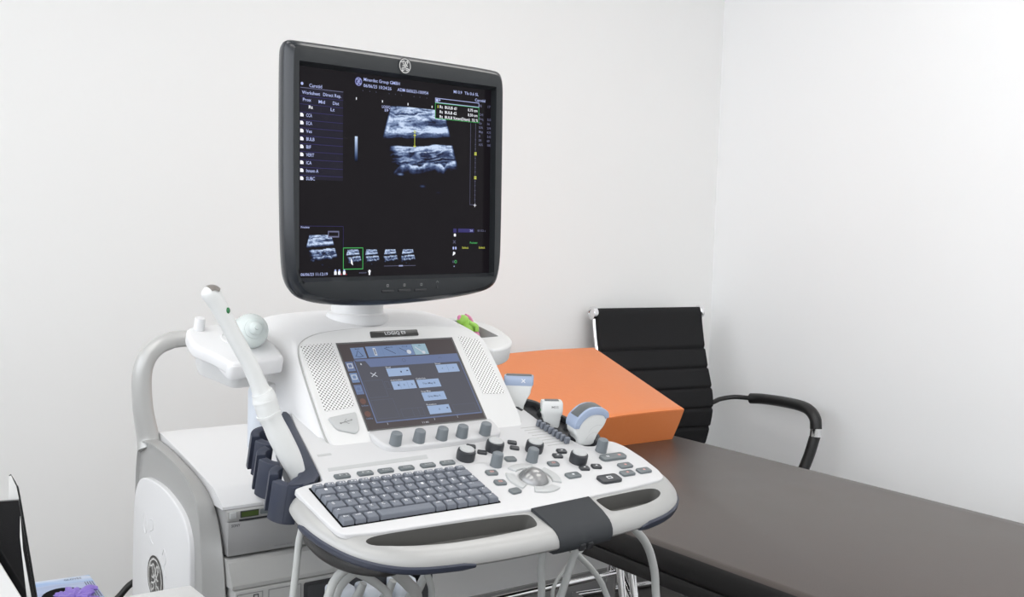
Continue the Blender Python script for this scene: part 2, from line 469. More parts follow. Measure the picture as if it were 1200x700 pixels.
# ---- main monitor -----------------------------------------------------------
MON_ROT = (Matrix.Rotation(radians(8.92), 3, 'Z') @ Matrix.Rotation(radians(90 - 1.37), 3, 'X')).to_euler()
MON_LOC = Vector((.1043, .2074, 1.3619 + UZ))
def mon_outline(g=0.0):
    # outer silhouette of bezel, bottom edge bowed, in monitor plane coordinates
    top = [(-.222, .178), (-.10, .180), (0, .181), (.10, .1805), (.196, .179)]
    base = [(-.233, .160), (-.2315, .1755), (-.2270, .1805), (-.21, .1812), (-.10, .1815), (.08, .1815), (.186, .1805), (.200, .1775), (.2055, .166), (.2065, .14), (.206, -.10), (.203, -.150), (.190, -.172), (.150, -.181), (.06, -.189), (-.05, -.192), (-.14, -.1885), (-.200, -.180), (-.222, -.164), (-.231, -.135), (-.234, 0), (-.2335, .10)]
    c = Vector((-.012, -.003))
    out = []
    for p in chaikin(base, 2):
        x_, y_ = p[0], p[1]
        x_ = x_ + (.0175 * -x_ / .234 if x_ < 0 else .0035 * x_ / .206); y_ = y_ * (1.022 if y_ > 0 else 1.022)
        v = Vector((x_, y_)); d = v - c
        out.append((v.x - g * (1 if d.x > 0 else -1) * min(1, abs(d.x) / .15), v.y - g * (1 if d.y > 0 else -1) * min(1, abs(d.y) / .13)))
    return out
monitor = loft('monitor', [[(p[0], p[1], z) for p in mon_outline(g)] for g, z in ((.07, -.050), (.045, -.046), (.012, -.030), (.004, -.018), (.0008, -.008), (.0, .0), (.0015, .006), (.0045, .010), (.008, .0132))], M['chars'], um, loc=MON_LOC, rot=MON_ROT, sharp=45, cap1=False)
# front bezel ring: from the outer lip down the inner chamfer to the glass
bm = bmesh.new()
oo = mon_outline(.0075); n = len(oo)
def rect_match(pts, x0, x1, y0, y1, r=.004):
    out = []
    c = ((x0 + x1) / 2, (y0 + y1) / 2)
    for p in pts:
        dx, dy = p[0] - c[0], p[1] - c[1]
        k = min((x1 - x0) / 2 / abs(dx) if dx else 9e9, (y1 - y0) / 2 / abs(dy) if dy else 9e9)
        out.append([c[0] + dx * k, c[1] + dy * k])
    for cxn, cyn in ((x0, y0), (x1, y0), (x1, y1), (x0, y1)):
        j = min(range(len(out)), key=lambda i: (out[i][0] - cxn) ** 2 + (out[i][1] - cyn) ** 2)
        out[j] = [cxn, cyn]
    return out
inn = rect_match(oo, -.1990, .1865, -.1565, .1555); inn2 = rect_match(oo, -.1905, .1880, -.1505, .1505)
add_loft(bm, [[(p[0], p[1], .0125) for p in oo], [(p[0], p[1], .0142) for p in mon_outline(.0105)], [(p[0], p[1], .0142) for p in inn], [(p[0], p[1], -.001) for p in inn2]], cap=False)
finish(bm, 'bezel', M['char'], monitor, sharp=30)
scr = prism('screen', [(-.192, -.152), (.1895, -.152), (.1895, .152), (-.192, .152)], .0125, .0148, M['scr'], monitor)
scr.location = (0, 0, -.0148)
fl = Flat(); fl.monogram(-.0085, .1685, .0125, M['emblem'], .0153, M['dark'])
fl.build('emblem', monitor)
for x0, x1 in ((-.0505, -.027), (-.0185, .006), (.014, .0385)):
    prism('monitor_button', rounded([(x0, -.1755), (x1, -.1755), (x1, -.1715), (x0, -.1715)], .0018), .013, .0156, M['dark'], monitor, bt=.0008)
prism('monitor_button', rounded([(.059, -.172), (.063, -.172), (.063, -.168), (.059, -.168)], .0019), .013, .0152, M['dark'], monitor)
fl = Flat()
for x in (-.039, -.006, .028): fl.frame(x - .002, -.167, x + .002, -.163, .0009, M['legenddk'], .0146)
fl.stroke([(.059, -.163), (.061, -.160), (.064, -.163)], .0009, M['legenddk'], .0146, 0)
fl.merge(monitor)

# --- picture on the monitor
ZS = .0006
fl = Flat(); T = M['scrtext']; WH = M['scrwhite']
fl.rect(-.1885, -.0095, -.113, .1215, M['scrlist'], ZS - .0002)
for i in range(11): fl.rect(-.1885, .108 - i * .0112, -.113, .1086 - i * .0112, M['scrbar'], ZS - .0001)
fl.text('Carotid', -.173, .1222, .0068, T, -.151, ZS)
fl.disc(-.185, .126, .0022, T, ZS); fl.rect(-.188, .1200, -.113, .1208, M['scrline'], ZS)
fl.text('Worksheet', -.185, .1115, .0068, T, -.154, ZS); fl.text('Direct Rep.', -.149, .1115, .0068, T, -.117, ZS)
fl.text('Prox', -.184, .1015, .0066, T, -.170, ZS); fl.text('Mid', -.157, .1005, .0066, T, -.146, ZS); fl.text('Dist', -.132, .1005, .0066, T, -.121, ZS)
fl.text('Rt', -.174, .0915, .0066, WH, -.167, ZS); fl.text('Lt', -.136, .0910, .0066, T, -.129, ZS)
for i, (s_, w_) in enumerate((('CCA', 10), ('ECA', 10), ('Ves', 10), ('BULB', 14), ('BIF', 8), ('VERT', 14), ('ICA', 9), ('Innom A', 21), ('SUBC', 15))):
    y = .0795 - i * .01125
    fl.text(s_, -.178, y, .0068, T, -.178 + w_ * .001, ZS)
    fl.poly([(-.188, y), (-.1825, y), (-.1825, y + .0032), (-.1845, y + .0050), (-.188, y + .0050)], WH, ZS)
fl.monogram(-.085, .1385, .0068, M['scrtext'], ZS, M['scrbar'])
fl.text('Minerdec Group GMBH', -.076, .1405, .0068, T, -.007, ZS)
fl.text('06/06/23 10:24:26', -.076, .1315, .0068, T, -.023, ZS); fl.text('ADM 060623-100954', -.011, .1315, .0068, T, .051, ZS)
fl.text('MI 0.9', .104, .1390, .0066, T, .122, ZS); fl.text('TIs 0.6 5L', .128, .1390, .0066, T, .159, ZS); fl.text('Carotid', .151, .1300, .0066, T, .174, ZS)
for x in (-.077, -.064, -.052, -.027, -.015, -.003, .022, .034, .048): fl.disc(x, .126, .0006, M['scrline'], ZS, 6)
for x in (-.089, -.040, .010, .059): fl.rect(x - .0007, .1115, x + .0007, .1150, WH, ZS)
fl.text('LOGIQ', -.041, .1035, .0058, T, -.025, ZS); fl.text('E9', -.036, .0985, .0056, T, -.029, ZS)
fl.rect(.065, .0955, .160, .128, M['scr'], ZS + .0004)
fl.frame(.065, .1205, .160, .128, .0009, T, ZS + .0006); fl.frame(.065, .0955, .160, .1205, .0008, M['scrgreen'], ZS + .0006)
fl.rect(.0665, .1220, .0715, .1265, T, ZS + .0006); fl.rect(.073, .1235, .0755, .1265, T, ZS + .0006)
z6 = ZS + .0007
fl.text('1', .0675, .1125, .0062, M['scryel'], .0690, z6)
for i, (a, b) in enumerate((('BULB d1', '0.75 cm'), ('BULB d2', '0.50 cm'))):
    y = .1125 - i * .0078
    fl.text('Rt', .074, y, .0064, WH, .0805, z6); fl.text(a, .085, y, .0064, WH, .110, z6); fl.text(b, .135, y, .0064, WH, .156, z6)
fl.text('Rt', .074, .0970, .0064, WH, .0805, z6); fl.text('BULB %sten(Diam)  32 %', .085, .0970, .0062, WH, .157, z6)
for i, (a, b) in enumerate((('FR', '17'), ('', ''), ('CHI', ''), ('Frq', '5.0'), ('Gn', '56'), ('S/A', '2/4'), ('Map', 'K/0'), ('D', '3.0'), ('DR', '69'), ('AO%', '100'))):
    y = .1215 - i * .0070
    if a: fl.text(a, .1605, y, .0055, M['scrline'], .1605 + .003 * len(a), ZS)
    if b: fl.text(b, .179, y, .0055, M['scrline'], .179 + .0028 * len(b), ZS)
# caliper
fl.stroke([(.0235, .0665), (.0235, .0495)], .0009, M['scryel'], ZS + .0006, 0)
for y in (.0665, .0495):
    fl.stroke([(.0210, y), (.0262, y)], .0012, M['scryel'], ZS + .0006, 0); fl.stroke([(.0236, y - .0026), (.0236, y + .0026)], .0012, M['scryel'], ZS + .0006, 0)
fl.frame(.0218, .0700, .0256, .0740, .0009, M['scryel'], ZS + .0006)
# depth scale
fl.rect(.1420, -.0385, .1425, .094, M['scrline'], ZS); fl.rect(.1420, -.0385, .151, -.0380, M['scrline'], ZS); fl.rect(.1530, -.037, .1535, .094, M['scrline'], ZS)
for i in range(14): fl.rect(.1522, -.030 + i * .0075, .1545, -.0294 + i * .0075, M['scrline'], ZS)
for y in (.045, .006): fl.rect(.1512, y - .0024, .1562, y + .0024, M['scryel'], ZS); fl.rect(.1512, y - .0003, .1562, y + .0003, M['scr'], ZS + .0002)
fl.stroke([(.1505, -.039), (.1565, -.039)], .0009, WH, ZS, 0); fl.stroke([(.1535, -.042), (.1535, -.036)], .0009, WH, ZS, 0)
# lower left preview and thumbnails
fl.rect(-.1885, -.0765, -.112, -.0760, M['scrbar'], ZS); fl.rect(-.1122, -.139, -.1117, -.0765, M['scrbar'], ZS)
fl.text('Preview', -.187, -.0795, .0046, T, -.172, ZS)
fl.rect(-.140, -.0925, -.120, -.083, M['scrline'], ZS + .0005); fl.rect(-.1385, -.0905, -.1215, -.0850, M['scr'], ZS + .0006)
fl.frame(-.1125, -.1400, -.0755, -.1075, .0010, M['scrgreen'], ZS + .0004)
fl.poly([(-.0985, -.1225), (-.0955, -.1285), (-.0945, -.1340), (-.0985, -.1310)], WH, ZS + .0008)
fl.text('06/06/23 11:12:19', -.187, -.1480, .0060, T, -.140, ZS)
for x in (-.126, -.119, -.110):
    fl.rect(x - .0022, -.1475, x + .0022, -.1425, WH, ZS); fl.disc(x, -.1412, .0017, T, ZS, 8)
fl.rect(-.1165, -.1480, -.1145, -.1460, M['scrred'], ZS + .0003); fl.rect(-.1078, -.1480, -.1058, -.1460, M['scrred'], ZS + .0003)
fl.text('<<>>', -.083, -.1470, .0045, M['scrline'], -.069, ZS); fl.disc(-.063, -.1435, .0024, WH, ZS, 10); fl.rect(-.0643, -.1490, -.0617, -.1455, WH, ZS)
fl.rect(-.035, -.1362, .028, -.1356, M['scrline'], ZS); fl.rect(-.006, -.1368, .002, -.1350, T, ZS)
# lower right status icons
fl.rect(.1065, -.0840, .1135, -.0775, M['scrbar'], ZS); fl.disc(.110, -.0880, .0026, WH, ZS, 8)
fl.stroke([(.1065, -.1015), (.1115, -.0965)], .0008, M['scrline'], ZS, 0); fl.stroke([(.1115, -.1015), (.1065, -.0965)], .0008, M['scrline'], ZS, 0)
fl.disc(.1070, -.1090, .0017, T, ZS, 8, .0026); fl.disc(.1122, -.1090, .0017, T, ZS, 8, .0026)
fl.poly([(.1055, -.1215), (.111, -.1185), (.1115, -.1160), (.107, -.1145), (.1062, -.1178)], WH, ZS)
fl.frame(.1055, -.1325, .1095, -.1295, .0006, M['scrline'], ZS); fl.stroke([(.1122 + .0022 * cos(k), -.131 + .0022 * sin(k)) for k in [i * pi / 5 for i in range(10)]], .0009, M['scrgreen'], ZS, 0, True)
fl.disc(.109, -.1385, .0010, T, ZS, 8)
fl.rect(.117, -.0835, .152, -.0775, M['scrbar'], ZS); fl.text('26', .142, -.0820, .0044, T, .149, ZS + .0003); fl.text('8/152 s', .160, -.0820, .0044, M['scrline'], .178, ZS)
fl.text('Pointer', .143, -.1020, .0048, M['scrgreen'], .160, ZS); fl.text('Select', .126, -.1100, .0048, M['scryel'], .140, ZS); fl.text('Select', .163, -.1100, .0048, M['scryel'], .177, ZS)
for x, y in ((-.088, .057),): pass
fl.shift(0, 0, .0148).merge(scr)

def nz(x, y, o=0): return noise.noise(Vector((x, y, o)))
def fbm(x, y, o=0): return (nz(x, y, o) + .5 * nz(2.03 * x, 2.03 * y, o + 5) + .25 * nz(4.1 * x, 4.1 * y, o + 9)) / 1.4
def sm(a, b, x):
    t = max(0, min(1, (x - a) / (b - a))); return t * t * (3 - 2 * t)
def ridged(x, y, o): return 1 - 2 * abs(nz(x, y, o))
def scan(u, v):
    """echo brightness of a carotid scan; u,v in mm on the screen, v up (109 = skin)"""
    w = 7 * fbm(u * .020, v * .035, 3)
    vv = v + w * .5 - .07 * (u - 24)
    d = 109 - vv
    su, sv = u + 10 * fbm(u * .03, v * .03, 11), v + 5 * fbm(u * .04, v * .06, 12)
    streak = fbm(su * .040, sv * .26 - su * .03, 1)
    rid = max(0, ridged(su * .030, sv * .20 - su * .02, 2) - .45) / .55
    fine = fbm(u * .25, v * .50, 7)
    b = .0
    b += .66 * sm(-2, 1, d) * (1 - sm(3, 6, d))
    b += (.22 + .62 * rid) * sm(3, 6, d) * (1 - sm(14, 18, d))
    b += (.50 + .42 * rid) * sm(12, 17, d) * (1 - sm(20, 44, d))
    e = ((u - 62) / 48) ** 2 + ((vv - 84 - .06 * (u - 62)) / 7.0) ** 2
    b *= 1 - .70 * (1 - sm(.50, 1.2, e))
    b += (.34 + .4 * rid) * sm(25, 32, d) * (1 - sm(37, 43, d))
    b += .20 * sm(39, 42, d) * (1 - sm(46, 50, d))
    lum = sm(43.5, 48, d) * (1 - sm(58.5, 60, d))
    b *= 1 - .95 * lum
    far = sm(58.5, 60, d) * sm(-30, -8, u)
    b += .80 * far * (1 - sm(60, 72, d))
    b += (.14 + .46 * rid) * sm(60, 66, d) * (1 - sm(76, 98, d)) * sm(-36, 8, u)
    ridge = 12 + 9 * abs(sin(u * .062 + 1.1 + .8 * nz(u * .03, 0, 4))) + 5 * nz(u * .08, 1, 6) + .10 * (u - 24)
    q = v - ridge
    b += (1.0 * math.exp(-(q / 1.8) ** 2) if q > 0 else 1.0 * math.exp(q / 4.5)) * sm(-24, 6, u) * (.45 + .55 * sm(-.25, .25, nz(u * .07, 3, 8)))
    b *= 1 - .45 * sm(.1, .5, nz(u * .05, v * .05, 21)) * sm(70, 80, d)
    b *= 1 - .97 * sm(106, 132, d)
    b *= 1 - .75 * (1 - sm(-46, -10, u)) * sm(44, 62, d)
    b = b * (.80 + .72 * streak + .40 * fine)
    for cx, cy in ((-4, 5), (41, -12), (74, -21)): b += .38 * math.exp(-((u - cx) / 5) ** 2 - ((v - cy) / 1.6) ** 2)
    return max(0, min(1, (b * 1.40 - .06) * 1.12))
def tone(b): return (b ** 1.7 * .62, b ** 1.5 * .74, b ** 1.15 * .95)

def picture(name, x0, y0, sc, nx, ny, dark=.0, rot=0.0, cut=True, seed=0):
    """fan-shaped scan on the screen plane; x0,y0 = place (m) of screen-mm point (24,109); sc = m per mm"""
    bm = bmesh.new(); lay = bm.verts.layers.float_color.new('picture')
    rows = []
    for j in range(ny + 1):
        v = 109 - 139 * j / ny
        l, r = -24 - .30 * (109 - v), 85 + .345 * (109 - v)
        fade = 1 - sm(100, 136, 109 - v)
        row = []
        for i in range(nx + 1):
            u = l + (r - l) * i / nx
            # curved top
            vt = v
            b = scan(u + seed * 9, vt - seed * 2)
            edge = min(1, min(i, nx - i) / (nx * .03))
            vert = bm.verts.new((x0 + (u - 24) * sc, y0 + (vt - 109) * sc, 0))
            c = tone(b * edge * fade); vert[lay] = (c[0] + .0073, c[1] + .0056, c[2] + .0078, 1)
            row.append(vert)
        rows.append(row)
    for j in range(ny):
        for i in range(nx): bm.faces.new((rows[j][i], rows[j + 1][i], rows[j + 1][i + 1], rows[j][i + 1]))
    return bm
def put_picture(name, *a, **k):
    bm = picture(name, *a, **k)
    me = bpy.data.meshes.new(name); bm.normal_update(); bm.to_mesh(me); bm.free(); me.materials.append(M['scrpic'])
    return link(bpy.data.objects.new(name, me), monitor, (0, 0, ZS - .0003))
put_picture('scan_image', .024, .109, .001, 170, 150)
put_picture('scan_thumbnail', -.155, -.089, .00036, 60, 50)
for i, x in enumerate((-.095, -.060, -.024, .011)):
    put_picture('scan_thumbnail', x, -.1105, .000185, 34, 28, seed=i)
# grey scale bar
bm = bmesh.new(); lay = bm.verts.layers.float_color.new('picture'); pr = None
for j in range(13):
    c = tone(1 - j / 12)
    a = bm.verts.new((-.0915, .0575 - .0375 * j / 12, 0)); b = bm.verts.new((-.0865, .0575 - .0375 * j / 12, 0))
    a[lay] = b[lay] = (*c, 1)
    if pr: bm.faces.new((pr[0], a, b, pr[1]))
    pr = (a, b)
finish(bm, 'grey_scale', M['scrpic'], monitor, (0, 0, ZS), smooth=False)

# ---- monitor neck and arm
lathe('monitor_neck', [(.052, 1.122), (.052, 1.133), (.049, 1.1385), (.0435, 1.140), (.043, 1.142), (.043, 1.19), (.040, 1.205), (0, 1.207)], M['white'], um, 36, loc=(.112, .358, UZ))
bm = bmesh.new(); add_box(bm, (.112, .358, 1.27), (.07, .045, .17), .012, 3)
add_box(bm, (.106, .305, 1.345), (.12, .12, .12), .012, 3)
finish(bm, 'monitor_arm', M['white'], um, BZ)

# ---- touch panel fascia and hood -------------------------------------------
TL = Vector((.1358, .2161, 1.0403 + UZ)); TR = Euler((radians(90 - 42.15), 0, 0))
half = [(.0, .112), (.075, .110), (.128, .105), (.158, .094), (.172, .078), (.1755, .03), (.176, -.03), (.1765, -.08), (.172, -.100), (.160, -.109), (.08, -.112)]
face = [Vector(p) for p in half] + [Vector((0, -.112))] + [Vector((-x, y)) for x, y in reversed(half[1:])]
face = chaikin(face, 2)[::-1]
def fscale(g): return [(p.x * (1 - g / .176), (p.y) * (1 - g / .11)) for p in face]
b_ = Vector((0, cos(radians(47.85)), sin(radians(47.85))))
tz = Vector((0, -sin(radians(47.85)), cos(radians(47.85))))
def t2l(x, y, z=0): return Vector((.1358, .2161, 1.0403)) + Vector((x, 0, 0)) + b_ * y + tz * z
fascia = loft('touch_panel_fascia', [[(x, y, z) for x, y in fscale(g)] for g, z in ((.004, -.016), (.0, -.014), (.0, -.004), (.0012, -.001), (.004, 0))], M['white2'], um, loc=TL, rot=TR)
loft('groove_shade', [[(x, y, z) for x, y in fscale(-.0016)] for z in (-.0075, -.0045)], M['pgrey'], fascia)  # grey strip added for the shade of the gap behind the fascia
# hood behind the fascia: same outline swept backwards and rounded off
rings = []
for dy, dz, g in ((.0, 0, .0025), (.012, .004, -.006), (.06, .010, -.010), (.12, .014, -.010), (.165, .012, -.006), (.188, .006, .006), (.200, -.004, .024), (.204, -.016, .05)):
    rings.append([t2l(x, y, -.010) + Vector((0, dy, dz)) for x, y in fscale(g)])
loft('hood', rings, M['white'], um, loc=BZ, sharp=60)
# speaker grilles
for sgn in (-1, 1):
    pts = [(-.168, .080), (-.115, .082), (-.115, -.036), (-.166, -.040)]
    if sgn > 0: pts = [(.122, .084), (.160, .074), (.165, -.036), (.122, -.033)]
    prism('speaker_grille', pts if sgn > 0 else pts, -.001, .0006, M['speaker'], fascia)
ts = prism('touch_screen', [(-.1062, -.0792), (.1062, -.0792), (.1062, .0792), (-.1062, .0792)], -.002, .0004, M['tside'], fascia)
bm = bmesh.new(); o4 = [(-.1085, -.0812), (.1085, -.0812), (.1085, .0812), (-.1085, .0812)]; i4 = [(-.1060, -.079), (.1060, -.079), (.1060, .079), (-.1060, .079)]
add_loft(bm, [[(*p, .0008) for p in o4], [(*p, .0012) for p in o4], [(*p, .0004) for p in i4]], cap=False); finish(bm, 'screen_frame', M['screenrim'], fascia, smooth=False)
prism('name_plate', rounded([(-.043, .0885), (.0465, .0885), (.0475, .1005), (-.041, .1005)], .002), -.001, .0016, M['plate'], fascia, bt=.0006)
fl = Flat(); fl.text('LOGIQ E9', -.0165, .0918, .0085, M['legend'], .0225, .0019); fl.build('name_plate_lettering', fascia)
# usb cover
prism('usb_cover', rounded([(-.1665, -.052), (-.117, -.046), (-.1215, -.078), (-.130, -.084), (-.158, -.074)], .005), -.001, .0030, M['lgrey'], fascia, bt=.0018, seg=3)
fl = Flat(); fl.stroke([(-.148, -.0640), (-.131, -.0605)], .0011, M['legenddk'], .0034, 0); fl.stroke([(-.143, -.063), (-.139, -.0585), (-.137, -.058)], .0009, M['legenddk'], .0034, 0)
fl.stroke([(-.141, -.0625), (-.137, -.0660), (-.135, -.0655)], .0009, M['legenddk'], .0034, 0); fl.disc(-.149, -.0642, .0016, M['legenddk'], .0034, 8); fl.poly([(-.131, -.0622), (-.1275, -.0598), (-.131, -.0588)], M['legenddk'], .0034)
fl.build('usb_symbol', fascia)
# touch screen graphics
fl = Flat(); z1, z2, z3 = .0007, .0009, .0011
fl.poly([(-.087, .049), (.1055, .049), (.1055, -.067), (-.090, -.067)], M['tbg'], z1)
fl.rect(-.087, .050, -.0635, .0705, M['ttab'], z2); fl.rect(-.060, .0505, .0250, .0715, M['ttab'], z2); fl.rect(.0255, .0505, .0515, .0715, M['ttabl'], z2)
for x in (-.0315, -.0035): fl.rect(x - .0002, .0505, x + .0002, .0715, M['tbar'], z3)
fl.stroke([(-.081, .055), (-.0755, .065), (-.070, .055)], .0012, M['ttext'], z3, 0); fl.stroke([(-.083, .0545), (-.0755, .0525), (-.068, .0545)], .0010, M['ttext'], z3, 0)
fl.text('Model', -.0795, .0668, .0036, M['ttext'], -.0715, z3)
fl.rect(-.048, .0535, -.0435, .068, M['ttextl'], z3); fl.rect(-.0468, .0555, -.0448, .066, M['ttext'], z3)
fl.stroke([(-.027, .067), (-.010, .055)], .0011, M['ttext'], z3, 0); fl.text('ML6-15', -.024, .0668, .0033, M['ttext'], -.012, z3)
fl.stroke([(.000, .066), (.012, .057)], .0009, M['ttext'], z3, 0); fl.disc(.0155, .057, .0042, M['ttextl'], z3, 10); fl.text('C1-5', .006, .0670, .0033, M['ttext'], .016, z3)
fl.stroke([(.030, .066), (.040, .056)], .0015, M['ttextl'], z3, 0); fl.disc(.0425, .0545, .0032, M['ttextl'], z3, 8); fl.text('9L', .037, .0670, .0033, M['ttext'], .042, z3)
fl.poly([(-.064, .0325), (.1045, .0325), (.1045, .0485), (-.088, .0485), (-.0845, .0445), (-.069, .0445)], M['tbar'], z2)
fl.rect(-.0895, -.067, -.0875, .046, M['tbar'], z2); fl.rect(-.0895, -.0690, .1045, -.0668, M['tbar'], z2); fl.rect(.1030, -.067, .1045, .033, M['tbar'], z2)
fl.stroke([(.000 + .003 * cos(k), .0415 + .003 * sin(k)) for k in [i * pi / 6 for i in range(12)]], .0007, M['tline'], z3, 0, True)
fl.stroke([(.065, .0405), (.0685, .0435), (.072, .0405)], .0008, M['tline'], z3, 0)
fl.rect(-.0795, .0375, -.0775, .0405, M['ttextl'], z3)
for i, (y0, y1) in enumerate(((.027, .045), (.006, .024), (-.016, .002), (-.039, -.021), (-.062, -.044))):
    fl.rect(-.1045, y0, -.0912, y1, (M['tbar'], M['ttab'], M['tbar'], M['tside'], M['tside'])[i], z2)
    (fl.disc(-.0985, y1 - .0075, .0052, M['tbrown'], z3, 12) if i > 2 else fl.frame(-.1025, y1 - .0125, -.0935, y1 - .0035, .0014, M['ttextl' if i < 2 else 'ttab'], z3))
    fl.text(('Patient', 'Scan', 'Reports', 'End Exam', 'Utility')[i], -.1038, y0 + .0012, .0036, M['ttab'], -.0925, z3)
def btn(x0, y0, x1, y1, cap, txt):
    fl.rect(x0, y0, x1, y1, M['tbtn'], z2); fl.text(cap, x0, y1 + .0010, .0042, M['ttextl'], x0 + .0036 * len(cap) * .62, z2)
    n_ = len(txt)
    for i, t in enumerate(txt):
        c = x0 + (x1 - x0) * (i + .5) / n_; w_ = .0024 * len(t)
        fl.text(t, c - w_ / 2, (y0 + y1) / 2 - .0015, .0046, M['ttext'], c + w_ / 2, z3)
        if i: fl.rect(x0 + (x1 - x0) * i / n_ - .0002, y0 + .001, x0 + (x1 - x0) * i / n_ + .0002, y1 - .001, M['tbar'], z3)
btn(-.038, .0125, .0035, .0275, 'Dual', ['1']); fl.rect(-.0030, .0205, .0005, .0225, M['ttext'], z3)
btn(-.038, -.0125, .0040, .0030, 'Annotation', ['1', '2', '3']); btn(.008, -.0130, .0495, .0025, 'Colorize', ['Tint Map B'])
btn(.008, -.0375, .0500, -.0220, 'Gray Map', ['Gray Map K']); btn(.0085, -.0625, .0490, -.0470, 'Rotation', ['0']); fl.rect(.0425, -.0545, .0455, -.0525, M['ttext'], z3); btn(.0545, .0130, .0958, .0285, 'Steer', ['<', '>'])
for sx in (-1, 1): fl.stroke([(-.068, .018 - sx * .0038), (-.058, .018 + sx * .0038)], .0013, M['ttextl'], z3, 0)
for x0, y0, x1, y1 in ((-.085, -.0235, -.052, .008), (-.050, -.010, -.042, .004), (-.085, -.062, -.046, -.028), (-.040, -.064, -.009, -.048), (-.020, -.064, -.0005, -.048), (.0545, -.064, .098, -.049)): fl.frame(x0, y0, x1, y1, .0005, M['tline'], z2)
fl.text('11:41', -.012, -.0772, .0046, M['ttextl'], -.001, z2)
for x in (-.071, .013, .056): fl.rect(x - .0003, -.0735, x + .0003, -.0695, M['ttextl'], z2)
fl.merge(ts)

# ---- console ----------------------------------------------------------------
CL = Vector((0, 0, .9198 + UZ)); CR = Euler((radians(16.46), 0, 0))
out0 = [(-.092, .075), (-.097, .062), (-.130, .060), (-.150, .050), (-.1575, .030), (-.156, -.010), (-.146, -.050), (-.128, -.088), (-.098, -.118), (-.060, -.137), (.000, -.1455), (.080, -.149), (.170, -.1475), (.261, -.143), (.340, -.134), (.400, -.118), (.440, -.092), (.460, -.055), (.4635, -.010), (.459, .040), (.450, .068), (.434, .083), (.412, .083), (.388, .070), (.374, .073), (.365, .097), (.353, .130), (.352, .190), (.350, .275), (.20, .285), (-.055, .285), (-.065, .230), (-.080, .150)]
out = chaikin(out0, 3)
def inset(pts, d, wfun=lambda p: 1):
    res = []; n = len(pts)
    for i in range(n):
        t = (pts[(i + 1) % n] - pts[i - 1]); t = Vector((t.x, t.y)).normalized()
        nn = Vector((-t.y, t.x))          # outline is counter-clockwise -> left normal is inward
        w = wfun(pts[i]); res.append((pts[i].x + nn.x * d * w, pts[i].y + nn.y * d * w))
    return res
wf = lambda p: 1 if p.y < .045 else (.25 if p.y > .065 else 1 - .75 * (p.y - .045) / .02)
crings = [[(x, y, h) for x, y in inset(out, d, wf)] for d, h in ((.045, -.0295), (.022, -.029), (.010, -.0275), (.003, -.0240), (.0, -.0195), (.0005, -.0160), (.003, -.0102), (.008, -.0055), (.0145, -.0025), (.021, -.001))]
bm = bmesh.new(); add_loft(bm, crings); console = finish(bm, 'console', [M['silver'], M['pocket']], um, CL, CR, 50)
cut = bmesh.new()
slotL = chaikin([(-.109, -.084), (-.096, -.076), (-.060, -.0745), (.080, -.078), (.146, -.082), (.152, -.090), (.148, -.110), (.138, -.117), (.070, -.120), (.0, -.119), (-.060, -.109), (-.098, -.096)], 2)
slotR = chaikin([(.277, -.078), (.279, -.108), (.288, -.113), (.350, -.1085), (.385, -.098), (.402, -.086), (.403, -.074), (.388, -.069), (.330, -.0715), (.284, -.0745)], 2)
for sl in (slotL, slotR):
    add_prism(cut, [(p.x, p.y) for p in sl][::-1], -.027, .03)
for f in cut.faces: f.material_index = 1
cutter = finish(cut, 'cutter', [M['silver'], M['pocket']], um, CL, CR)
md = console.modifiers.new('b', 'BOOLEAN'); md.operation = 'DIFFERENCE'; md.object = cutter; md.solver = 'EXACT'
dg = bpy.context.evaluated_depsgraph_get(); nm = bpy.data.meshes.new_from_object(console.evaluated_get(dg))
console.modifiers.clear(); console.data = nm; bpy.data.objects.remove(cutter)
for p in nm.polygons: p.use_smooth = True
nm.set_sharp_from_angle(angle=radians(35))
for nm_, pts in (('left', [(-.085, -.1000), (.145, -.1040)]), ('right', [(.285, -.097), (.392, -.0875)])):
    tube('slot_highlight', [(x, y, -.0255) for x, y in pts], .0016, M['lgrey'], console, 8, 0)  # pale strip standing in for the highlight line inside each slot
# white top plate
plate0 = [(-.0925, .078), (-.096, .066), (-.128, .0600), (-.1435, .0545), (-.1425, .030), (-.139, -.020), (-.1345, -.058), (-.128, -.0675), (-.100, -.0715), (-.080, -.0742), (.040, -.0758), (.168, -.0782), (.272, -.0705), (.350, -.0655), (.424, -.0575), (.4385, -.051), (.4455, -.030), (.4475, .010), (.4440, .050), (.436, .070), (.424, .077), (.408, .076), (.388, .065), (.370, .069), (.3605, .095), (.3490, .128), (.3480, .190), (.346, .27), (-.053, .27), (-.064, .225), (-.078, .150)]
pp = []
for i, p in enumerate(plate0): pp.append(p)
plate = prism('control_panel', [(p.x, p.y) for p in rounded(pp, .006, 3)], -.004, .0028, M['panelw'], um, bt=.0022, seg=3, loc=CL, rot=CR)
PH = .0028
# charcoal block across the front grip
def yfront(x): 
    c = [(p.x, p.y) for p in out if p.y < -.05 and .1 < p.x < .35]; c.sort()
    for a, b in zip(c, c[1:]):
        if a[0] <= x <= b[0]: return a[1] + (b[1] - a[1]) * (x - a[0]) / (b[0] - a[0])
    return -.146
rings = []
for t in [i / 10 for i in range(11)]:
    x0 = .1585 + (.268 - .1585) * t; yf = yfront(x0) - .0012; yb = -.0775 + .0065 * t
    prof = [(yb, -.012), (yb, .0035), (yb - .004, .0040), (yf + .034, .0026), (yf + .021, .0004), (yf + .0145, -.0012), (yf + .008, -.0045), (yf + .003, -.0095), (yf + .0003, -.0160), (yf, -.0225), (yf + .003, -.0295), (yf + .010, -.0345), (yf + .022, -.0370), (yf + .04, -.0375), (yf + .04, -.03)]
    rings.append([(x0 + (.004 * min(1, (y - yb) / (yf - yb)) if t < .5 else -.006 * min(1, (y - yb) / (yf - yb))), y, h) for y, h in prof])
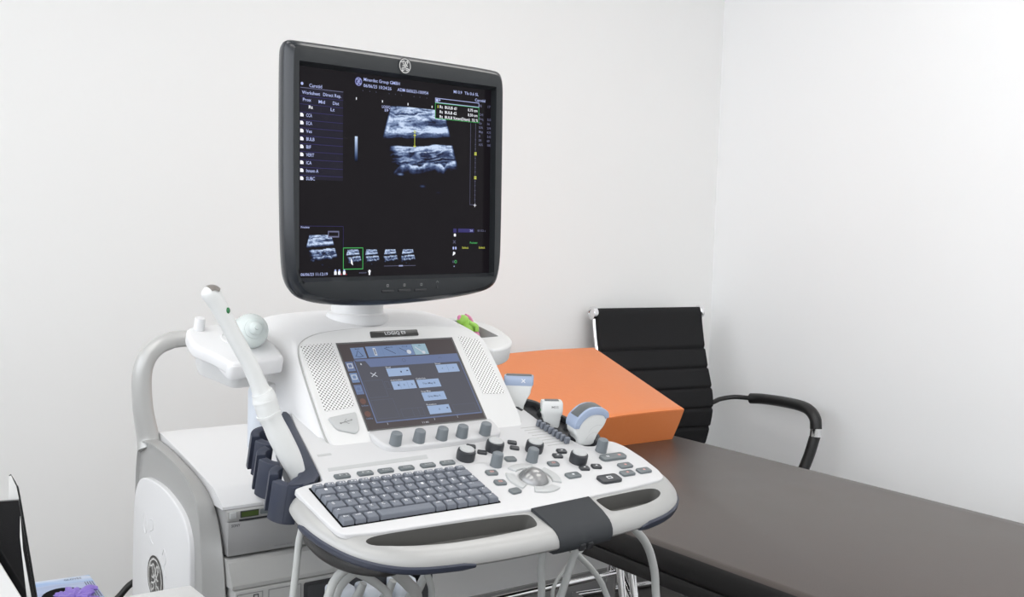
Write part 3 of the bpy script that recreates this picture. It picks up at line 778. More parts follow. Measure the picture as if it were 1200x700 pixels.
loft('console_latch', rings, M['block'], um, loc=CL, rot=CR)
bm = bmesh.new()
for x in (.2050, .2190): add_box(bm, (x, yfront(x) - .0010, -.0255), (.010, .005, .011), .0015)
finish(bm, 'latch_button', M['dark'], um, CL, CR)
# navy bumper strips on the rim
def bumper(test, name, hk=1.0):
    idx = [i for i, p in enumerate(out) if test(p)]
    A = inset(out, -.0016, wf); seq = [A[i] for i in idx]
    rings_ = []
    for k, (x, y) in enumerate(seq):
        i = idx[k]; t = (out[(i + 1) % len(out)] - out[i - 1]).normalized(); nn = Vector((-t.y, t.x))
        e = min(1, min(k, len(seq) - 1 - k) / 2.0); hh = (.0035 + .0030 * e) * hk
        c = -.0225
        rings_.append([(x + nn.x * o_, y + nn.y * o_, c + z_) for o_, z_ in ((.0018, hh), (-.0004, hh * .7), (-.0006, 0), (.0008, -hh * .6), (.0045, -hh), (.012, -hh), (.012, hh))])
    loft(name, rings_, M['navy'], um, loc=CL, rot=CR)
bumper(lambda p: p.y < .004 and p.x < .028, 'bumper')
bumper(lambda p: p.y < -.028 and p.x > .318, 'bumper', 1.25)

# ---- buttons and knobs on the console (children of the control panel)
def button(name, c, w, d, m, h=.0035, r=.0025, ang=0, tex=None, tm='legend', skew=.0):
    ca, sa = cos(ang), sin(ang)
    if name != 'function_button': w *= 1.2; d *= 1.15
    pts = [(-w / 2, -d / 2), (w / 2, -d / 2), (w / 2, d / 2), (-w / 2, d / 2)]
    pts = [(x + skew * y, y) for x, y in pts]
    pts = [(c[0] + x * ca - y * sa, c[1] + x * sa + y * ca) for x, y in pts]
    bm = bmesh.new(); add_prism(bm, rounded(pts, r, 3), PH - .001, PH + h, .0013, 0, 2); o = finish(bm, name, m, plate)
    BTN.append((c, o)); return o
BTN = []
class Marks:
    def near(s, x, y): return min(BTN, key=lambda q: (q[0][0] - x) ** 2 + (q[0][1] - y) ** 2)[1]
    def text(s, t, x0, y, size, m, x1, z): f = Flat(); f.text(t, x0, y, size, m, x1, z); f.merge(s.near((x0 + x1) / 2, y + .002) if z > PH + .001 else plate)
    def rect(s, x0, y0, x1, y1, m, z): f = Flat(); f.rect(x0, y0, x1, y1, m, z); f.merge(s.near((x0 + x1) / 2, (y0 + y1) / 2))
    def frame(s, x0, y0, x1, y1, w, m, z): f = Flat(); f.frame(x0, y0, x1, y1, w, m, z); f.merge(s.near((x0 + x1) / 2, (y0 + y1) / 2))
marks = Marks()
for i, x in enumerate((-.065, -.029, .004, .038, .074, .108)):
    button('function_button', (x, .069), .0235, .0105, M['btn'])
    marks.text(('F1', 'F2', 'Reset', 'Report', 'Archive', 'Probe')[i], x - .006, .0675, .0046, M['lgrey'], x + .006, PH + .0037)
prism('label_strip', rounded([(-.076, .088), (.087, .090), (.0905, .101), (-.074, .0965)], .001), PH - .001, PH + .0004, M['lgrey'], plate)
prism('label_strip', rounded([(-.072, .131), (-.050, .132), (-.050, .1375), (-.072, .1365)], .001), PH - .001, PH + .0004, M['lgrey'], plate)
lipm = prism('knob_ledge', chaikin([(.026, .19), (.029, .140), (.036, .122), (.060, .1165), (.148, .1165), (.225, .121), (.246, .129), (.252, .150), (.256, .19)], 2), .0, .012, M['panelw'], um, bt=.004, seg=3, loc=CL, rot=CR)
def knob(c, base, r=.0092, h=.0195, parent=plate):
    prof = [(r * 1.02, 0), (r, .002), (r * .94, h * .82), (r * .86, h * .95), (r * .70, h), (0, h)]
    bm = bmesh.new(); add_lathe(bm, prof, 28)
    for v in bm.verts:
        a = atan2(v.co.y, v.co.x); q = sqrt(v.co.x ** 2 + v.co.y ** 2)
        if .002 < v.co.z < h * .9 and q > r * .8 and round(a / (2 * pi / 28)) % 2: v.co.x *= .95; v.co.y *= .95
    return finish(bm, 'knob', M['knob'], parent, (c[0], c[1], base))
for x in (.050, .0905, .1310, .1675, .2110): knob((x, .1275), .0118, .0092, .019, lipm)
for c in ((.247, .046), (.180, .046), (.387, .047)): knob(c, PH, .0093, .0215)
def dial(c):
    r, h = .0138, .0160
    bm = bmesh.new(); add_lathe(bm, [(r * 1.0, 0), (r * 1.03, .003), (r * 1.03, h * .75), (r * .98, h * .92), (r * .84, h), (0, h)], 40)
    for v in bm.verts:
        a = atan2(v.co.y, v.co.x); q = sqrt(v.co.x ** 2 + v.co.y ** 2)
        if .002 < v.co.z < h * .8 and q > r * .9 and round(a / (2 * pi / 40)) % 2: v.co.x *= .965; v.co.y *= .965
    o = finish(bm, 'rotary_dial', M['btnd'], plate, (c[0], c[1], PH))
    lathe('dial_cap', [(r * .82, h - .001), (r * .82, h + .0012), (r * .7, h + .0022), (0, h + .0014)], M['lgrey'], plate, 28, loc=(c[0], c[1], PH))
for c in ((.144, .076), (.206, .090), (.271, .074), (.322, .025)): dial(c)
# trackball with ring
lathe('trackball_ring', [(.0245, 0), (.0248, .0005), (.0235, .0008), (.0228, .0003), (.0225, -.002)], M['lgrey'], plate, 36, loc=(.2155, -.0035, PH))
bm = bmesh.new(); bmesh.ops.create_uvsphere(bm, u_segments=36, v_segments=20, radius=.0240); finish(bm, 'trackball', M['metal'], plate, (.2155, -.0035, PH - .0075))
def arc(c, r0, r1, a0, a1):
    a0, a1 = radians(a0), radians(a1); n = 8
    pts = [(c[0] + r0 * cos(a0 + (a1 - a0) * i / n), c[1] + r0 * sin(a0 + (a1 - a0) * i / n)) for i in range(n + 1)] + [(c[0] + r1 * cos(a1 - (a1 - a0) * i / n), c[1] + r1 * sin(a1 - (a1 - a0) * i / n)) for i in range(n + 1)]
    bm = bmesh.new(); add_prism(bm, pts, PH - .001, PH + .003, .001); finish(bm, 'trackball_key', M['lgrey'], plate)
for a in (90, 180, 0, 270): arc((.2155, -.0035), .0285, .0425, a - 33, a + 33)
for x, y in ((.250, .104), (.243, .087), (.181, .086), (.174, .107)): button('small_button', (x, y), .0125, .009, M['btnd'], ang=-.5, r=.003)
for x, y in ((.316, .060), (.299, .048), (.318, .003), (.342, .003)): button('small_button', (x, y), .0135, .0105, M['btnd'], ang=-.25, r=.003); marks.rect(x - .002, y - .001, x + .002, y + .001, M['legend'], PH + .0037)
for x, y in ((.214, .0565), (.275, .027), (.159, .026), (.155, -.003), (.163, -.030)):
    button('round_button', (x, y), .0155, .0115, M['btn'], ang=(-.15 if y > -.02 else .1), r=.004)
    if y < .05 and y > -.02: marks.frame(x - .003, y - .002, x + .003, y + .002, .0011, M['red'], PH + .0037)
for x, y in ((.284, -.012), (.394, -.006), (.380, -.028), (.415, -.0275)):
    button('round_button', (x, y), .0215, .0125, M['btn'], r=.004); marks.rect(x - .002, y - .0018, x + .002, y + .0018, M['red'] if x > .3 else M['legend'], PH + .0037)
button('rocker_button', (.392, .0225), .042, .0150, M['btn'], h=.0045, r=.007)
marks.frame(.378, .0205, .383, .0245, .001, M['legend'], PH + .0047); marks.rect(.402, .0205, .407, .0245, M['red'], PH + .0047)
button('freeze_button', (.336, -.0365), .033, .0185, M['btnd'], h=.0045, r=.006); marks.frame(.331, -.040, .341, -.033, .0016, M['legend'], PH + .0047)
# sliders
for i in range(8):
    y = .1475 - i * .0091; x0, x1 = .2975 + i * .0012, .3335 + i * .0015
    prism('slider_slot', [(x0, y - .0007), (x1 + .004, y - .0007), (x1 + .004, y + .0007), (x0, y + .0007)], PH - .001, PH + .0003, M['pgrey'], plate)
    bm = bmesh.new(); add_box(bm, (x1, y, PH + .0055), (.0085, .0062, .011), .0014, 2); finish(bm, 'slider_knob', M['key'], plate)
# faint printed captions
for x0, y, x1, t in ((.152, .058, .172, 'Steer'), (.150, .010, .166, 'Clear'), (.253, .032, .272, 'Depth'), (.225, .070, .240, 'Zoom'), (.395, .036, .425, 'Contrast'), (.365, .058, .375, 'TGC')):
    marks.text(t, x0, y, .0042, M['faint'], x1, PH + .0003)

# ---- keyboard
kb = thing_k = None
kwell = prism('keyboard', rounded([(-.1245, -.0515), (.1245, -.0515), (.1245, .0515), (-.1245, .0515)], .002, 2), PH - .0015, PH + .0004, M['void'], um, loc=CL, rot=CR)
U = .0175
rows = [
    (.0125, [1] * 14, ['esc', 'F1', 'F2', 'F3', 'F4', 'F5', 'F6', 'F7', 'F8', 'F9', 'F10', 'F11', 'F12', 'del']),
    (.0175, [1.5] + [1] * 11 + [1.5], ['1', '2', '3', '4', '5', '6', '7', '8', '9', '0', '-', '=', '<-']),
    (.0175, [1.25] + [1] * 11 + [.9, .85], ['tab', 'Q', 'W', 'E', 'R', 'T', 'Y', 'U', 'I', 'O', 'P', '[', ']', '#']),
    (.0175, [1.4] + [1] * 11 + [1.6], ['@', 'A', 'S', 'D', 'F', 'G', 'H', 'J', 'K', 'L', ';', "'", '<-']),
    (.0175, [1.75] + [1] * 10 + [1.25, 1], ['^', 'Z', 'X', 'C', 'V', 'B', 'N', 'M', ',', '.', '/', '^', '^']),
    (.0175, [1, 1, 1.1, 4.9] + [1] * 6, ['fn', 'ctl', 'alt', '', 'alt', 'ins', 'hm', '<', 'v', '>'])]
yk = .050
for d, ws, ls in rows:
    xk = -.1225
    for w_, l_ in zip(ws, ls):
        a, b = xk + .0010, xk + w_ * U - .0010; y1, y0 = yk - .0010, yk - d + .0010
        m1, m2 = (.0016, .0022)
        lo = [(a, y0), (b, y0), (b, y1), (a, y1)]; hi = [(a + m1 + .0006, y0 + m2 + .0008), (b - m1 - .0006, y0 + m2 + .0008), (b - m1 - .0006, y1 - m1), (a + m1 + .0006, y1 - m1)]
        mid = [(a + m1 * .6, y0 + m2 * .7), (b - m1 * .6, y0 + m2 * .7), (b - m1 * .6, y1 - m1 * .6), (a + m1 * .6, y1 - m1 * .6)]
        bm = bmesh.new(); add_loft(bm, [[(*p, PH) for p in lo], [(*p, PH + .0010) for p in lo], [(*p, PH + .0066) for p in mid], [(*p, PH + .0076) for p in hi]])
        ko = finish(bm, 'key', M['key'], kwell, sharp=25)
        if l_:
            kl = Flat()
            s_ = .0066 if len(l_) == 1 else .0044
            kl.text(l_, a + .0038, y1 - .0028 - s_ * .7 if d > .015 else y1 - .0066, s_, M['legend'], a + .0038 + (.0040 if len(l_) == 1 else .0072), PH + .0079); kl.merge(ko)
        xk += w_ * U
    yk -= d

# ---- holders for the probes beside the console
def cup(cx, cy, r, wall, h0, h1, a0, a1, lst):
    n = 16; a0, a1 = radians(a0), radians(a1)
    o = [(cx + (r + wall) * cos(a0 + (a1 - a0) * i / n), cy + (r + wall) * sin(a0 + (a1 - a0) * i / n)) for i in range(n + 1)]
    q = [(cx + r * cos(a1 - (a1 - a0) * i / n), cy + r * sin(a1 - (a1 - a0) * i / n)) for i in range(n + 1)]
    add_prism(lst, o + q, h0, h1, .003, .002, 2)
bm = bmesh.new()
# rail with scalloped pockets along the left edge of the console
add_prism(bm, chaikin([(-.096, .066), (-.083, .13), (-.062, .235), (-.054, .275), (-.066, .278), (-.084, .235), (-.100, .16), (-.118, .090), (-.140, .078), (-.150, .062)], 1), -.055, .004, .003)
for cx, cy, a0, a1, h0, h1 in ((-.130, .092, 190, 268, -.058, .001), (-.130, .092, 105, 172, -.052, .004), (-.126, .146, 186, 250, -.052, .004), (-.126, .146, 105, 170, -.050, .005), (-.112, .202, 196, 250, -.050, .005), (-.112, .202, 75, 178, -.048, .006), (-.130, .092, -85, -10, -.05, .003)):
    cup(cx, cy, .0185, .0125, h0, h1, a0, a1, bm)
finish(bm, 'probe_holder', M['navy'], um, CL, CR)
bm = bmesh.new()
add_prism(bm, chaikin([(.355, .270), (.353, .19), (.357, .133), (.369, .098), (.377, .078), (.39, .074), (.415, .088), (.424, .098), (.418, .125), (.405, .165), (.392, .215), (.382, .27)], 1), -.045, -.003, .003)
for cx, cy in ((.392, .098), (.377, .158), (.362, .215)):
    cup(cx, cy, .019, .009, -.03, .007, -75, 75, bm); cup(cx, cy, .019, .007, -.03, .004, 130, 205, bm)
finish(bm, 'probe_holder', M['dark'], um, CL, CR)

# ---- side trays
h9 = .088
lt = [(-.172, .420), (-.117, .428), (-.066, .424), (-.064, .384), (-.0585, .345), (-.065, .291), (-.155, .275), (-.166, .318), (-.186, .350), (-.181, .395)]
trayL = prism('side_tray', rounded(lt, [.012, .012, .01, .02, .03, .010, .014, .03, .014, .02], 4), h9 - .020, h9, M['white'], um, bt=.006, bb=.003, seg=3, loc=CL, rot=CR)
prism('tray_box', rounded([(-.160, .405), (-.075, .412), (-.075, .31), (-.135, .305), (-.150, .335), (-.168, .362)], .012), h9 - .056, h9 - .019, M['white2'], trayL, bb=.004)
bm = bmesh.new()
prism('tray_lip', rounded([(-.065, .291), (-.0605, .335), (-.158, .325), (-.1575, .274)], [.008, .003, .003, .012], 4), h9 - .026, h9 - .0045, M['white'], trayL, bt=.005, bb=.004)
lathe('tray_knob', [(.0085, h9 - .002), (.0082, h9 + .016), (.0068, h9 + .019), (0, h9 + .0195)], M['white'], trayL, 20, loc=(-.157, .408, 0))
lathe('tray_hole', [(.0285, h9 - .01), (.0285, h9 + .0008), (.0265, h9 + .0014), (.0255, h9 - .006), (.0, h9 - .0062)], [M['white'], M['dark']], trayL, 32, loc=(-.108, .366, 0), mis=[0, 0, 0, 1, 1])
rt_ = [(.330, .430), (.352, .420), (.378, .392), (.384, .366), (.384, .335), (.376, .310), (.345, .286), (.300, .278), (.296, .430)]
# right tray: a ring-walled bin
bm = bmesh.new(); ro = chaikin(rt_, 2); hR = .083
add_prism(bm, ro, hR - .032, hR - .0, .0045, .003, 3); trayR = finish(bm, 'side_tray', [M['white2'], M['lgrey']], um, CL, CR)
cut = bmesh.new(); add_prism(cut, rounded([(.300, .332), (.362, .336), (.350, .385), (.330, .412), (.300, .418)], .004, 3), hR - .028, hR + .02)
for f in cut.faces: f.material_index = 1
cutter = finish(cut, 'cutter', [M['white2'], M['lgrey']], um, CL, CR)
md = trayR.modifiers.new('b', 'BOOLEAN'); md.object = cutter; md.solver = 'EXACT'
dg = bpy.context.evaluated_depsgraph_get(); nm = bpy.data.meshes.new_from_object(trayR.evaluated_get(dg)); trayR.modifiers.clear(); trayR.data = nm; bpy.data.objects.remove(cutter)
for p in nm.polygons: p.use_smooth = True
nm.set_sharp_from_angle(angle=radians(35))

# ---- pedestal, post and lower body
box('pedestal', (.135, .42, .875), (.24, .30, .17), M['white'], um, .02, 3, BZ)
lathe('post', [(.0185, .93), (.0185, 1.020), (.016, 1.030), (0, 1.032)], M['cool'], um, 24, loc=(-.062, .352, UZ))
bm = bmesh.new(); add_box(bm, (-.035, .345, 1.028), (.05, .05, .014), .003); add_box(bm, (-.030, .330, 1.008), (.035, .04, .03), .003)
finish(bm, 'tray_bracket', M['white2'], um, BZ)
bm = bmesh.new(); add_box(bm, (-.030, .330, .985), (.022, .03, .024), .002); finish(bm, 'bracket_plug', M['dark'], um, BZ)

XC = .1358
def mir(x): return 2 * XC - x
deckp = [(.545, .779), (.545, .784), (.552, .788), (.585, .806), (.595, .810), (.72, .834), (.85, .856), (.880, .858), (.898, .846), (.902, .80), (.902, .779)]
loft('deck', [[(x, y, z) for y, z in deckp] for x in (-.044, .0, .27, mir(-.044))], M['white'], um, loc=BZ, sharp=25)
bm = bmesh.new(); add_box(bm, (XC, .80, .41), (.35, .20, .72)); add_box(bm, (XC, .705, .390), (.35, .32, .595)); add_box(bm, (mir(-.11) - .065, .64, .73), (.10, .19, .08))
finish(bm, 'body', M['pgrey'], um, BZ, smooth=False)
A = [(.880, .845), (.834, .851), (.744, .847), (.645, .832), (.590, .806), (.562, .768), (.551, .72), (.545, .66), (.540, .58), (.536, .12), (.915, .12), (.916, .56), (.909, .74), (.900, .815)]
B = [(.885, .843), (.868, .847), (.763, .835), (.665, .817), (.600, .797), (.565, .764), (.541, .719), (.526, .66), (.515, .58), (.512, .12), (.915, .12), (.916, .56), (.909, .74), (.900, .815)]
def dense(p): 
    q = chaikin([Vector((a, b)) for a, b in p], 2); return [(v.x, v.y) for v in q]
for sgn in (0, 1):
    fx = (lambda x: x) if not sgn else mir
    ra, rb = dense(A), dense(B)
    cA = (.73, .45)
    def shr(r, k): return [(y + (cA[0] - y) * k * .9, z + (.55 - z) * k * .6) for y, z in r]
    rr = [[(fx(x), y, z) for y, z in r] for x, r in ((-.075, shr(ra, .03)), (-.0805, shr(ra, .012)), (-.0800, ra), (-.060, [((a[0] + b[0]) / 2, (a[1] + b[1]) / 2 + .002) for a, b in zip(ra, rb)]), (-.047, rb), (-.0445, shr(rb, .012)))]
    arch = loft('side_arch', rr if not sgn else rr[::-1], M['silver'], um, loc=BZ, sharp=28)
    pw = [(.895, .742), (.872, .770), (.835, .781), (.795, .7835), (.750, .783), (.706, .778), (.637, .759), (.607, .732), (.5945, .70), (.594, .64), (.594, .15), (.912, .15), (.912, .55), (.906, .70)]
    bm = bmesh.new(); add_prism(bm, dense(pw), fx(-.0845), fx(-.070), 0, .003, 3, 'X') if not sgn else add_prism(bm, dense(pw), fx(-.070), fx(-.0845), .003, 0, 3, 'X')
    sp = finish(bm, 'side_panel', M['white'], um, BZ)
    if not sgn:
        fl = Flat(); fl.monogram(0, 0, .043, M['emblem'], .0006, M['emblemd']); fl.build('side_emblem', sp, (-.0853, .772, .600), (Matrix.Rotation(radians(-90), 3, 'Z') @ Matrix.Rotation(radians(90), 3, 'X')).to_euler())
        bm = bmesh.new()
        def relief(pts, w):
            q = catmull([Vector((-.0845, y, z)) for y, z in pts], 4); add_tube(bm, q, w, 6)
        relief([(.838, .712), (.843, .690), (.832, .672), (.822, .684), (.826, .704)], .0010)
        relief([(.806, .705), (.790, .708), (.788, .690), (.802, .684), (.800, .668), (.786, .662)], .0010)
        relief([(.735, .655), (.724, .668), (.714, .650), (.724, .634), (.716, .618)], .0010)
        finish(bm, 'embossed_mark', M['white'], sp)
hp = [(-.0625, .872, .828), (-.064, .880, .850), (-.074, .880, .906), (-.077, .880, .962), (-.071, .880, .998), (-.053, .880, 1.023), (-.026, .880, 1.037), (.02, .880, 1.042)]
hp = hp + [(mir(x), y, z) for x, y, z in hp[::-1]]
tube('push_handle', hp, [.024, .0215, .0195, .019, .0185, .0175, .017, .0165] + [.0165, .017, .0175, .0185, .019, .0195, .0215, .024], M['handle'], um, 20, 5, loc=BZ)
# front below the printer
ledge = [(.550, .6945), (.530, .694), (.520, .690), (.508, .672), (.500, .655), (.500, .648), (.550, .648)]
loft('front_ledge', [[(x, y, z) for y, z in ledge] for x in (-.043, mir(-.043))], M['pgrey'], um, loc=BZ, sharp=25)
fpanel = box('front_panel', (XC, .52, .45), (.35, .045, .392), M['pgrey'], um, .003, 2, BZ)
fl = Flat()
fl.frame(-.036, .585, .012, .640, .0015, M['legenddk'], 0); fl.frame(.022, .585, .085, .640, .0015, M['legenddk'], 0); fl.frame(.095, .585, .13, .620, .0015, M['legenddk'], 0)
fl.rect(-.020, .628, -.012, .632, M['dark'], .0002); fl.frame(-.006, .624, .004, .636, .0018, M['dark'], .0002)
fl.disc(-.038, .628, .004, M['dark'], .0002, 10)
bmesh.ops.rotate(fl.bm, cent=(0, 0, 0), matrix=Matrix.Rotation(radians(90), 3, 'X'), verts=fl.bm.verts); fl.shift(0, .4968, 0).merge(fpanel)
box('cable_bay', (.20, .495, .56), (.22, .03, .16), M['dark'], um, .004, 2, BZ)
box('bay_frame', (.331, .490, .50), (.024, .05, .30), M['dark'], um, .003, 2, BZ)
# base with castors
bm = bmesh.new(); add_box(bm, (XC, .55, .12), (.46, .80, .10), .03, 3); finish(bm, 'wheel_base', M['silverd'], um, BZ)
def castor(x, y):
    o = lathe('castor', [(.0, -.022), (.045, -.022), (.055, -.016), (.055, .016), (.045, .022), (0, .022)], M['dark'], um, 24, loc=(x, y, FLOOR + .055 + UZ), rot=(0, radians(90), 0)); return o
for x in (-.06, .33):
    for y in (.22, .86): castor(x, y)
# cable hook under the console
tube('cable_hook', [(-.068, .190, .880), (-.080, .150, .848), (-.096, .093, .838), (-.103, .030, .836), (-.099, -.030, .838), (-.082, -.072, .842), (-.060, -.074, .842), (-.044, -.05, .845), (-.034, .0, .860)], .0075, M['blackv'], um, 12, 5, flat=1.25, loc=(0, 0, UZ + .010))

# ------------------------------------------------------------------ video printer
vp = thing('video_printer', 'silver video printer with small green display in the machine bay', 'printer', W(.036, .62, .695), YAW)
box('body', (0, -.006, .0430), (.152, .150, .081), M['gun'], vp, .003)
box('paper_door', (0, -.085, .0345), (.1535, .012, .061), M['gun'], vp, .0025)
bm = bmesh.new(); add_box(bm, (0, -.0845, .0745), (.1535, .010, .0180), .0015); finish(bm, 'control_strip', M['silver'], vp)
box('slot', (.008, -.0905, .0665), (.128, .003, .0028), M['dark'], vp, .0005)
box('display', (-.0365, -.0900, .0765), (.034, .003, .0115), M['dark'], vp, .0008)
fl = Flat(); fl.rect(-.0155, -.0045, .0155, .0045, M['lcd'], 0); fl.build('display_readout', vp, (-.0365, -.0918, .0765), (radians(90), 0, 0))
box('power_button', (-.0675, -.0905, .0765), (.012, .004, .011), M['lgrey'], vp, .001)
box('menu_button', (-.009, -.0905, .0770), (.014, .004, .009), M['btn'], vp, .001)
for x in (.0115, .0285): lathe('round_button', [(.0062, 0), (.0062, .003), (.0045, .0042), (0, .0045)], M['silver'], vp, 18, loc=(x, -.089, .0768), rot=(radians(90), 0, 0))
fl = Flat(); fl.text('SONY', -.0705, .0560, .0068, M['dark'], -.0545, 0); fl.text('VIDEO GRAPHIC PRINTER', .010, .0100, .0036, M['legenddk'], .046, 0)
fl.rect(-.0695, .0745, -.0655, .0785, M['dark'], .0002)
fl.build('lettering', vp, (0, -.0916, 0), (radians(90), 0, 0))

# ------------------------------------------------------------------ probes
def con(x, y, h=0):   # console coordinates -> world
    m = Matrix.Rotation(radians(16.46), 3, 'X'); p = m @ Vector((x, y, h)) + Vector((0, 0, .9198)); return W(*p)
# endocavity probe: long thin wand resting in the left holder
base = W(-.112, .10, .925)
ep = thing('endocavity_probe', 'long white wand probe leaning out of the left side holder', 'ultrasound probe', base, YAW)
pl = lambda x, z, y=.10: Vector((x + .112, y - .10, z - .925))
path = [pl(-.106, .912), pl(-.111, .927), pl(-.118, .950), pl(-.127, .970), pl(-.143, 1.000), pl(-.152, 1.018), pl(-.158, 1.030), pl(-.1605, 1.037), pl(-.166, 1.055), pl(-.170, 1.064)]
rad = [.0055, .0085, .0125, .0150, .0158, .0148, .0152, .0158, .0160, .0140]
tube('handle', path, rad, M['probe'], ep, 24, 5)
tube('collar_ring', [pl(-.1588, 1.031), pl(-.1603, 1.0345)], .0168, M['probe'], ep, 24, 0)
tube('shaft', [pl(-.166, 1.052), pl(-.172, 1.068), pl(-.187, 1.101), pl(-.209, 1.140), pl(-.225, 1.170), pl(-.236, 1.189), pl(-.2425, 1.198), pl(-.2460, 1.2035), pl(-.2480, 1.2065)], [.0165, .0120, .0108, .0105, .0110, .0120, .0122, .0098, .0035], M['probe'], ep, 24, 5)
bm = bmesh.new()
ct = pl(-.2395, 1.1945); ax = Vector((-.6, 0, .8)).normalized(); side = Vector((0, 1, 0)); upv = Vector((.8, .0, .6))
vs_ = []
for i in range(9):
    a = radians(8 + 78 * i / 8)
    rowv = []
    for k in range(7):
        b2 = radians(-58 + 100 * k / 6)
        d = (ax * sin(a) + upv * cos(a)) * cos(b2) + side * sin(b2)
        rowv.append(bm.verts.new(ct + d * .0142 + Vector((-.0012, 0, .0010))))
    vs_.append(rowv)
for i in range(8):
    for k in range(6): bm.faces.new((vs_[i][k], vs_[i + 1][k], vs_[i + 1][k + 1], vs_[i][k + 1]))
finish(bm, 'lens', M['lensbrown'], ep)
bm = bmesh.new(); bmesh.ops.create_uvsphere(bm, u_segments=12, v_segments=8, radius=.003)
for v in bm.verts: v.co = Vector((v.co.x, v.co.y, v.co.z * 1.4))
finish(bm, 'orientation_mark', M['green'], ep, pl(-.2225, 1.176, .0905))
tube('cable', [pl(-.108, .915), pl(-.112, .900), pl(-.126, .890, .06), pl(-.136, .865, .05), pl(-.139, .835, .05), pl(-.145, .78, .05), pl(-.150, .68, .06), pl(-.14, .55, .12)], .0048, M['cable'], ep, 12, 6)

# linear probe behind the fascia
def probe_frame(cx, cy, h, rotz=0.0, tilt=0.0): return con(cx, cy, h), YAW + rotz
p_, r_ = probe_frame(.3455, .2215, -.007)
lp = thing('linear_probe', 'wide flat headed probe with blue grey top, half behind the control screen', 'ultrasound probe', p_, r_ - radians(38))
def rrect(w, d, z, r=.3, n=4):
    q = min(w, d) / 2 * r * 2
    return [(x, y, z) for x, y in [(v.x, v.y) for v in rounded([(-w / 2, -d / 2), (w / 2, -d / 2), (w / 2, d / 2), (-w / 2, d / 2)], q * .5, n)]]
loft('body', [rrect(.016, .014, 0), rrect(.021, .018, .012), rrect(.029, .0215, .022), rrect(.040, .0225, .032), rrect(.043, .023, .040), rrect(.0465, .023, .046)], M['probe'], lp)
loft('head', [rrect(.047, .0236, .046), rrect(.0500, .0242, .048), rrect(.0500, .0242, .0605), rrect(.0485, .0225, .0620)], M['probeblue'], lp)
loft('lens', [rrect(.044, .014, .0615), rrect(.042, .012, .0640)], M['lens'], lp)
fl = Flat()
for s_ in (-1, 1): fl.stroke([(.004 - .003 * s_, -.003), (.004 + .003 * s_, .003)], .0014, M['legend'], 0, 0)
fl.build('orientation_mark', lp, (.004, -.01225, .0545), (radians(90), 0, 0))
# small phased probe
p_, r_ = probe_frame(.370, .158, -.008)
wp = thing('phased_probe', 'small white block shaped probe standing in the right holder', 'ultrasound probe', p_, r_ - radians(30))
loft('body', [rrect(.022, .020, 0), rrect(.026, .0225, .006), rrect(.031, .0245, .022), rrect(.0345, .026, .0235), rrect(.0355, .027, .030), rrect(.0355, .027, .042), rrect(.033, .0245, .0455)], M['probe'], wp)
loft('lens', [rrect(.024, .015, .0452), rrect(.022, .013, .0470)], M['lens'], wp)
bm = bmesh.new(); bmesh.ops.create_uvsphere(bm, u_segments=10, v_segments=6, radius=.002); finish(bm, 'orientation_mark', M['green'], wp, (-.0178, -.002, .030))
fl = Flat(); fl.text('M5S', -.002, .0345, .0055, M['legenddk'], .0095, 0); fl.build('lettering', wp, (0, -.0137, 0), (radians(90), 0, 0))
# convex probe
p_, r_ = probe_frame(.384, .092, -.006)
cp = thing('convex_probe', 'curved white probe with blue grey band and dark lens, nearest the orange cushion', 'ultrasound probe', p_, r_ - radians(30))
k = .00142; cp.rotation_euler = (radians(10), radians(0), r_ - radians(6))
cvx = [(-11, 0), (-11, 10), (-16.8, 15.4), (-18.3, 21.4), (-18, 28), (-14.6, 35), (-5, 43), (5, 45.7), (15.4, 44.6), (24, 39.4), (25.7, 33.4), (23, 23), (15.4, 14.6), (12.9, 7.7), (11, 0)]
def sc(pts, g=0): 
    c = Vector((4, 26)); return [((Vector(p) - c) * (1 + g) + c) * k for p in pts]
prism('body', [(v.x, v.y) for v in chaikin(sc(cvx), 2)][::-1], -.0135, .0135, M['probe'], cp, bt=.004, bb=.004, seg=3, axis='Y')
arc_o = [(-18.5, 22.5), (-18.7, 28), (-15.2, 35.6), (-5.3, 44), (5, 46.8), (15.8, 45.6), (24.8, 40), (26.6, 33.4)]
arc_i = [(21.5, 32), (19.5, 35.2), (13, 37.3), (5, 37.6), (-2, 35.6), (-8.5, 30.2), (-11, 26), (-12.5, 22)]
prism('head_band', [(v.x, v.y) for v in [Vector(p) * k for p in (catmull([Vector((*p, 0)) for p in arc_o], 4) + catmull([Vector((*p, 0)) for p in arc_i], 4))]], -.0148, .0148, M['probeblue'], cp, bt=.002, bb=.002, axis='Y')
lo_ = [(-15.6, 36.2), (-10.5, 40.6), (-5.3, 44.6), (0, 46.3), (5, 47.4), (11, 47.3), (15.8, 46.2)]; li_ = [(14, 44), (5, 45), (-4.5, 42), (-14, 34.2)]
prism('lens', [(p[0] * k, p[1] * k) for p in lo_ + li_], -.0105, .0105, M['lens'], cp, bt=.001, bb=.001, axis='Y')
lathe('marker_knob', [(.0024, 0), (.002, .001), (0, .0012)], M['probeblue'], cp, 12, loc=(-14.5 * k, -.0146, 26 * k), rot=(radians(90), 0, 0))
fl = Flat()
fl.stroke([(1, 16.5), (5, 22), (12, 25), (19, 24.5)], .0007, M['faint'], 0, 4); fl.stroke([(3, 10), (7, 14), (14, 17)], .0007, M['faint'], 0, 4)
for v in fl.bm.verts: v.co.x *= 1; 
fl2 = Flat(); fl.bm.free()
fl2.stroke([(1 * k, 16.5 * k), (5 * k, 22 * k), (12 * k, 25 * k), (19 * k, 24.5 * k)], .0009, M['faint'], 0); fl2.stroke([(-1 * k, 9 * k), (2 * k, 13.5 * k), (8 * k, 16.5 * k), (14 * k, 16 * k)], .0009, M['faint'], 0)
